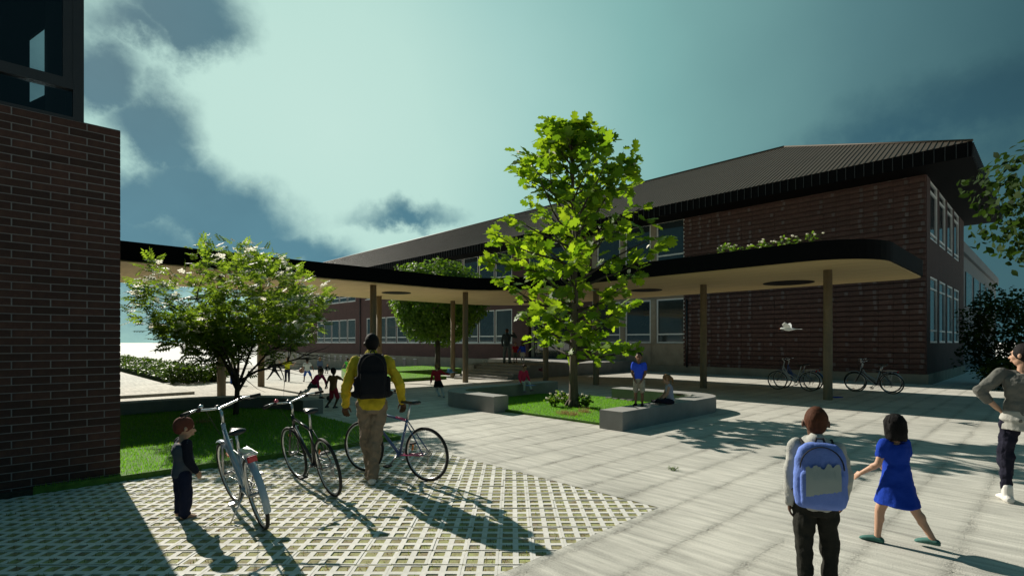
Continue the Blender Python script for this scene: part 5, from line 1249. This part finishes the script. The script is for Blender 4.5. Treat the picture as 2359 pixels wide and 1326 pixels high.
# people on the landing
def at(px, py, z): q = G(px, py, z); return (q.x, q.y)
suit = cloth('charcoal jacket', (.03,.045,.052)); greyt = cloth('grey trousers', (.10,.13,.14)); red = cloth('dark red', (.42,.025,.04)); redk = cloth('red shorts', (.38,.035,.05))
person('man in dark jacket on the entrance landing with a phone at his ear', at(1168, 836, .60), (.30,.95), 1.80, 'adult', SK_L, ('short', H_BRN), ('jacket', suit, 'long'), ('loose', greyt), ('low', blk),
    dict(ua_r=(.85,.25,-.35), fa_r=(-.65,.15,.95), ua_l=(-.30,-.05,-1), fa_l=(.1,.1,-1), th_r=(.12,0,-1), th_l=(-.12,0,-1)), z=.60, vox=.013)
person('child in a dark red top on the landing holding the other child by the hand', at(1187, 835, .60), (.15,-1), 1.10, 'child', SK_L, ('short', H_BRN), ('shirt', red, 'short'), ('shorts', cloth('grey shorts', (.16,.18,.17))), ('low', blk),
    dict(ua_l=(-.30,.05,-1), fa_l=(-.35,.2,-.8)), z=.60, vox=.012)
person('girl in royal blue sweater and white skirt on the entrance landing', at(1204, 835, .60), (-.35,.9), 1.13, 'child', SK_L, ('bob', H_BRN), ('sweater', blu, 'long'), ('skirt', wht, tight), ('low', wht),
    dict(ua_l=(-.45,.10,-1), fa_l=(-.5,.15,-.75), th_l=(0,.12,-1)), z=.60, vox=.012)

# children playing in the yard
gk = 'children playing in the yard'
def kid(label, px, py, face, H, skinm, hair, top, bottom, shoes, pose, kind='child', **kw):
    q = GS(px, py); return person(label, (q.x, q.y), face, H, kind, skinm, hair, top, bottom, shoes, pose, gk, .012, q.z, **kw)
ylg = cloth('lime yellow', (.62,.68,.04)); green = cloth('bright green', (.10,.60,.06)); ltb = cloth('pale blue white', (.66,.76,.80)); brn = cloth('brown', (.20,.11,.045)); dblue = cloth('blue shorts', (.04,.11,.42)); blackk = cloth('black kit', (.014,.017,.022)); maroon = cloth('crimson', (.48,.03,.11))
kid('child all in black leaping with legs and arms spread wide', 632, 874, (-.2,1), 1.14, SK_D, ('short', H_BLK), ('shirt', blackk, 'long'), ('slim', blackk), None, dict(ua_r=(.75,0,-.8), fa_r=(.6,.2,-1), ua_l=(-.8,0,-.7), fa_l=(-.75,.1,-1), th_r=(.62,.05,-1), sh_r=(.62,-.1,-1), th_l=(-.60,0,-1), sh_l=(-.70,-.1,-1), ft_r=(.6,.8,0), ft_l=(-.6,.8,0)))
kid('child in lime yellow shirt and navy trousers with elbows raised', 662, 879, (.1,-1), 1.18, SK_L, ('short', H_BRN), ('shirt', ylg, 'short'), ('trousers', navy), ('low', blk), dict(ua_r=(.7,.15,-.6), fa_r=(.35,.3,.8), ua_l=(-.7,.15,-.7), fa_l=(-.5,.2,.5)))
k3, J3, D3 = kid('child in pale blue white shirt and blue shorts carrying a ball', 708, 879, (-.45,.9), 1.16, SK_M, ('short', H_BLK), ('shirt', ltb, 'short'), ('shorts', dblue), ('low', blk), dict(torso=(0,.22,1), ua_l=(-.45,.15,-1), fa_l=(-.3,.55,-.7), ua_r=(.6,-.2,-.8), fa_r=(.3,.1,-1), th_r=(.40,-.25,-1), sh_r=(.25,-.6,-1), th_l=(-.25,.35,-1), sh_l=(-.1,-.15,-1)))
c3 = world(k3, J3['wl']+Vector((.03,.16,-.04))); b = MB(); b.ell((0,0,0), (.13,.13,.13), n=18); b.build('ball', mat('brown ball', (.22,.12,.07), .6, .15, 8), None, c3, label='brown ball held by the child in the pale shirt', category='ball')
kid('fair haired child in denim standing before the school', 737, 863, (.4,-.9), 1.32, SK_L, ('long', H_BLD), ('shirt', cloth('denim shirt', (.09,.13,.20)), 'long'), ('slim', jean), ('low', blk), dict(ua_r=(.15,.2,-1), fa_r=(.0,.6,-.8), th_l=(-.12,.02,-1), th_r=(.12,-.02,-1)))
kid('child in black top and white trousers crouching beside the child in denim', 749, 860, (.8,-.5), 1.12, SK_L, ('short', H_BRN), ('shirt', blackk, 'long'), ('trousers', wht), ('low', blk), dict(torso=(0,.75,.75), th_r=(.2,.95,-.25), sh_r=(0,-.55,-1), th_l=(-.2,.9,-.35), sh_l=(0,-.6,-1), ua_r=(.1,.6,-.9), ua_l=(-.1,.6,-.9)))
kid('child in bright green shirt running across the yard', 801, 867, (.35,.9), 1.22, SK_L, ('short', H_BRN), ('shirt', green, 'short'), ('shorts', cloth('tan shorts', (.20,.13,.10))), ('low', blk), dict(ua_l=(-.75,.1,-.7), fa_l=(-.8,.2,-.8), ua_r=(.6,.1,-.3), fa_r=(.6,.3,.4), th_r=(.05,.2,-1), sh_r=(0,-.3,-1), th_l=(.0,-.2,-1), sh_l=(.05,-.6,-1)))
kid('girl in crimson top and white leggings lunging low with one hand down', 722, 917, (.80,-.25), 1.14, SK_L, ('bun', H_BRN), ('sweater', maroon, 'long'), ('skirt', cloth('grey green skirt', (.06,.09,.085)), tight), ('low', blk), dict(torso=(.1,.72,.72), ua_r=(.15,.35,-1), fa_r=(0,.15,-1), ua_l=(-.2,.5,-.9), fa_l=(0,.3,-1), th_l=(-.15,.75,-.65), sh_l=(0,-.05,-1), th_r=(.1,-.55,-.85), sh_r=(.05,-1,-.25), ft_r=(0,-.5,-.8), head=(0,-.15)))
kid('boy in brown shirt and dark red shorts striding with arms out', 768, 939, (.35,.95), 1.08, SK_D, ('short', H_BLK), ('shirt', brn, 'short'), ('shorts', redk), ('low', cloth('grey shoe', (.06,.07,.08))), dict(ua_l=(-.55,.05,-.85), fa_l=(-.5,.15,-.9), ua_r=(.85,.25,-.45), fa_r=(.9,.35,.05), th_r=(.22,.18,-1), sh_r=(-.25,-.35,-1), th_l=(-.05,.05,-1), sh_l=(-.45,-.45,-1)))
kid('child in royal blue shirt bending behind the boy in brown', 797, 909, (.75,-.3), 1.10, SK_L, ('short', H_BRN), ('shirt', blu, 'long'), ('trousers', cloth('grey blue trousers', (.20,.26,.30))), ('low', blk), dict(torso=(0,.85,.55), th_r=(.1,.75,-.7), sh_r=(0,-.55,-1), th_l=(-.1,.55,-.8), sh_l=(0,-.6,-1), ua_r=(.1,.7,-.8), ua_l=(-.1,.7,-.8)))
kid('child in blue top partly hidden beside the man in yellow', 833, 914, (.2,1), 1.10, SK_L, ('short', H_BRN), ('shirt', blu, 'long'), ('trousers', navy), ('low', blk), dict(ua_r=(.3,.1,-1), ua_l=(-.3,.1,-1)))
kid('girl in dark red sweater, black skirt and white tights running away', 1009, 915, (-.45,.9), 1.10, SK_L, ('short', H_BLD), ('sweater', red, 'long'), ('skirt', blk, tight), ('low', cloth('pale shoe', (.4,.4,.42))), dict(torso=(-.05,.2,1), ua_r=(.85,.15,-.55), fa_r=(.95,.2,-.2), ua_l=(-.3,.05,-1), fa_l=(-.1,.15,-1), th_r=(.20,-.30,-1), sh_r=(.15,-.45,-1), th_l=(.05,.05,-1), sh_l=(.22,-.9,-.8)))
kid('child in white shirt and blue trousers seen through the flowering tree', 537, 884, (.6,-.6), 1.12, SK_L, ('short', H_BLK), ('shirt', wht, 'short'), ('trousers', dblue), ('low', blk), dict(torso=(.1,.25,1), ua_r=(.6,.2,-.8), ua_l=(-.5,.3,-.8)))
p = GS(758, 922); b = MB(); b.ell((0,0,0), (.075,.075,.075), n=14); b.build('ball', mat('black ball', (.02,.02,.02), .5, .2, 6), None, (p.x, p.y, p.z+.075), label='small black ball lying between the two crouching and striding children', category='ball')

# birds, a flying toy and other small things
M_bird, M_rbird, M_bbird, M_toy = mat('white feathers', (.72,.73,.72), .7, .08, 8), mat('dark rose feathers', (.16,.03,.06), .7, .2, 8), mat('brown feathers', (.13,.05,.03), .7, .3, 9), mat('pale blue plastic', (.25,.42,.72), .4, .05, 5)
def bird(label, p, s, yaw, m, flying=True, name='bird', cat='bird'):
    t = thing(name, label, cat, p, (0,0,yaw)); b = MB()
    b.loft([((0,-.5*s,0),(1,0,0),(0,0,1),.01*s,.01*s),((0,-.34*s,0),(1,0,0),(0,0,1),.06*s,.05*s),((0,-.08*s,0),(1,0,0),(0,0,1),.125*s,.11*s),((0,.16*s,.02*s),(1,0,0),(0,0,1),.10*s,.10*s),((0,.28*s,.05*s),(1,0,0),(0,0,1),.065*s,.065*s),((0,.38*s,.06*s),(1,0,0),(0,0,1),.062*s,.06*s),((0,.45*s,.055*s),(1,0,0),(0,0,1),.02*s,.02*s)], 12); b.build('body', m, t)
    b = MB(); b.tube([(0,.44*s,.055*s),(0,.53*s,.04*s)], [.018*s,.003*s], 5); b.build('beak', M_org, t)
    b = MB(); b.add([(-.05*s,-.42*s,0),(.05*s,-.42*s,0),(.13*s,-.80*s,-.02*s),(0,-.84*s,-.01*s),(-.13*s,-.80*s,-.02*s),(-.05*s,-.42*s,.02*s),(.05*s,-.42*s,.02*s),(.13*s,-.80*s,-.01*s),(0,-.84*s,0),(-.13*s,-.80*s,-.01*s)], [(4,3,2,1,0),(5,6,7,8,9),(0,1,6,5),(1,2,7,6),(2,3,8,7),(3,4,9,8),(4,0,5,9)]); b.build('tail', m, t)
    for sd in (-1,1):
        b = MB(); z1, z2 = ((.28,.42) if flying else (.02,-.02)); x1, x2 = ((.42,.86) if flying else (.12,.10)); v = [(.07*sd*s,.18*s,.05*s),(x1*sd*s,.26*s,z1*s),(x2*sd*s,.02*s if flying else -.45*s,z2*s),(x1*.9*sd*s,-.16*s,z1*.9*s),(.07*sd*s,-.20*s,.05*s)]
        v2 = [(x, y, z+.018*s) for x, y, z in v]; b.add(v+v2, [(4,3,2,1,0),(5,6,7,8,9),(0,1,6,5),(1,2,7,6),(2,3,8,7),(3,4,9,8),(4,0,5,9)]); b.build('wing', m, t)
    if not flying:
        b = MB(); [b.tube([(x*s,0,-.05*s),(x*s,.03*s,-.19*s)], .012*s, 5) for x in (-.05,.05)]; b.build('legs', M_org, t)
    return t
d = 13.6; bird('white dove flying beneath the canopy in front of the brick wall', ((1815-CX)/F*d, d, CAMZ+(HY-758)/F*d), .40, .9, M_bird)
d = 26.0; bird('white bird gliding before the dark entrance doors', ((1239-CX)/F*d, d, CAMZ+(HY-810)/F*d), .34, 1.3, M_bird)
q = G(1117, 834, .62); bird('white bird perched on the edge of the entrance landing', (q.x, q.y, .665), .30, 1.7, M_bird, False)
d = 21.5; bird('small dark rose bird flying beside the timber post', ((1246-CX)/F*d, d, CAMZ+(HY-853)/F*d), .26, 1.2, M_rbird)
q = G(1564, 913, .37); bird('small brown bird perched on the seat wall behind the sitting girl', (q.x, q.y, .37+.045), .23, -1.9, M_bbird, False)
d = 15.6; bird('pale blue toy bird at the hand of the running girl', ((1037-CX)/F*d, d, CAMZ+(HY-857)/F*d), .27, 1.9, M_toy, True, 'toy_bird', 'toy')
q = G(1928, 915); b = MB(); b.bbox(-.16,.16,-.10,.10,0,.02,.008); o = b.build('cloth', cloth('deep blue rag', (.02,.05,.42)), None, (q.x, q.y, .001), label='blue cloth lying at the foot of the right hand canopy post', category='cloth'); o.rotation_euler = (0,0,.4)
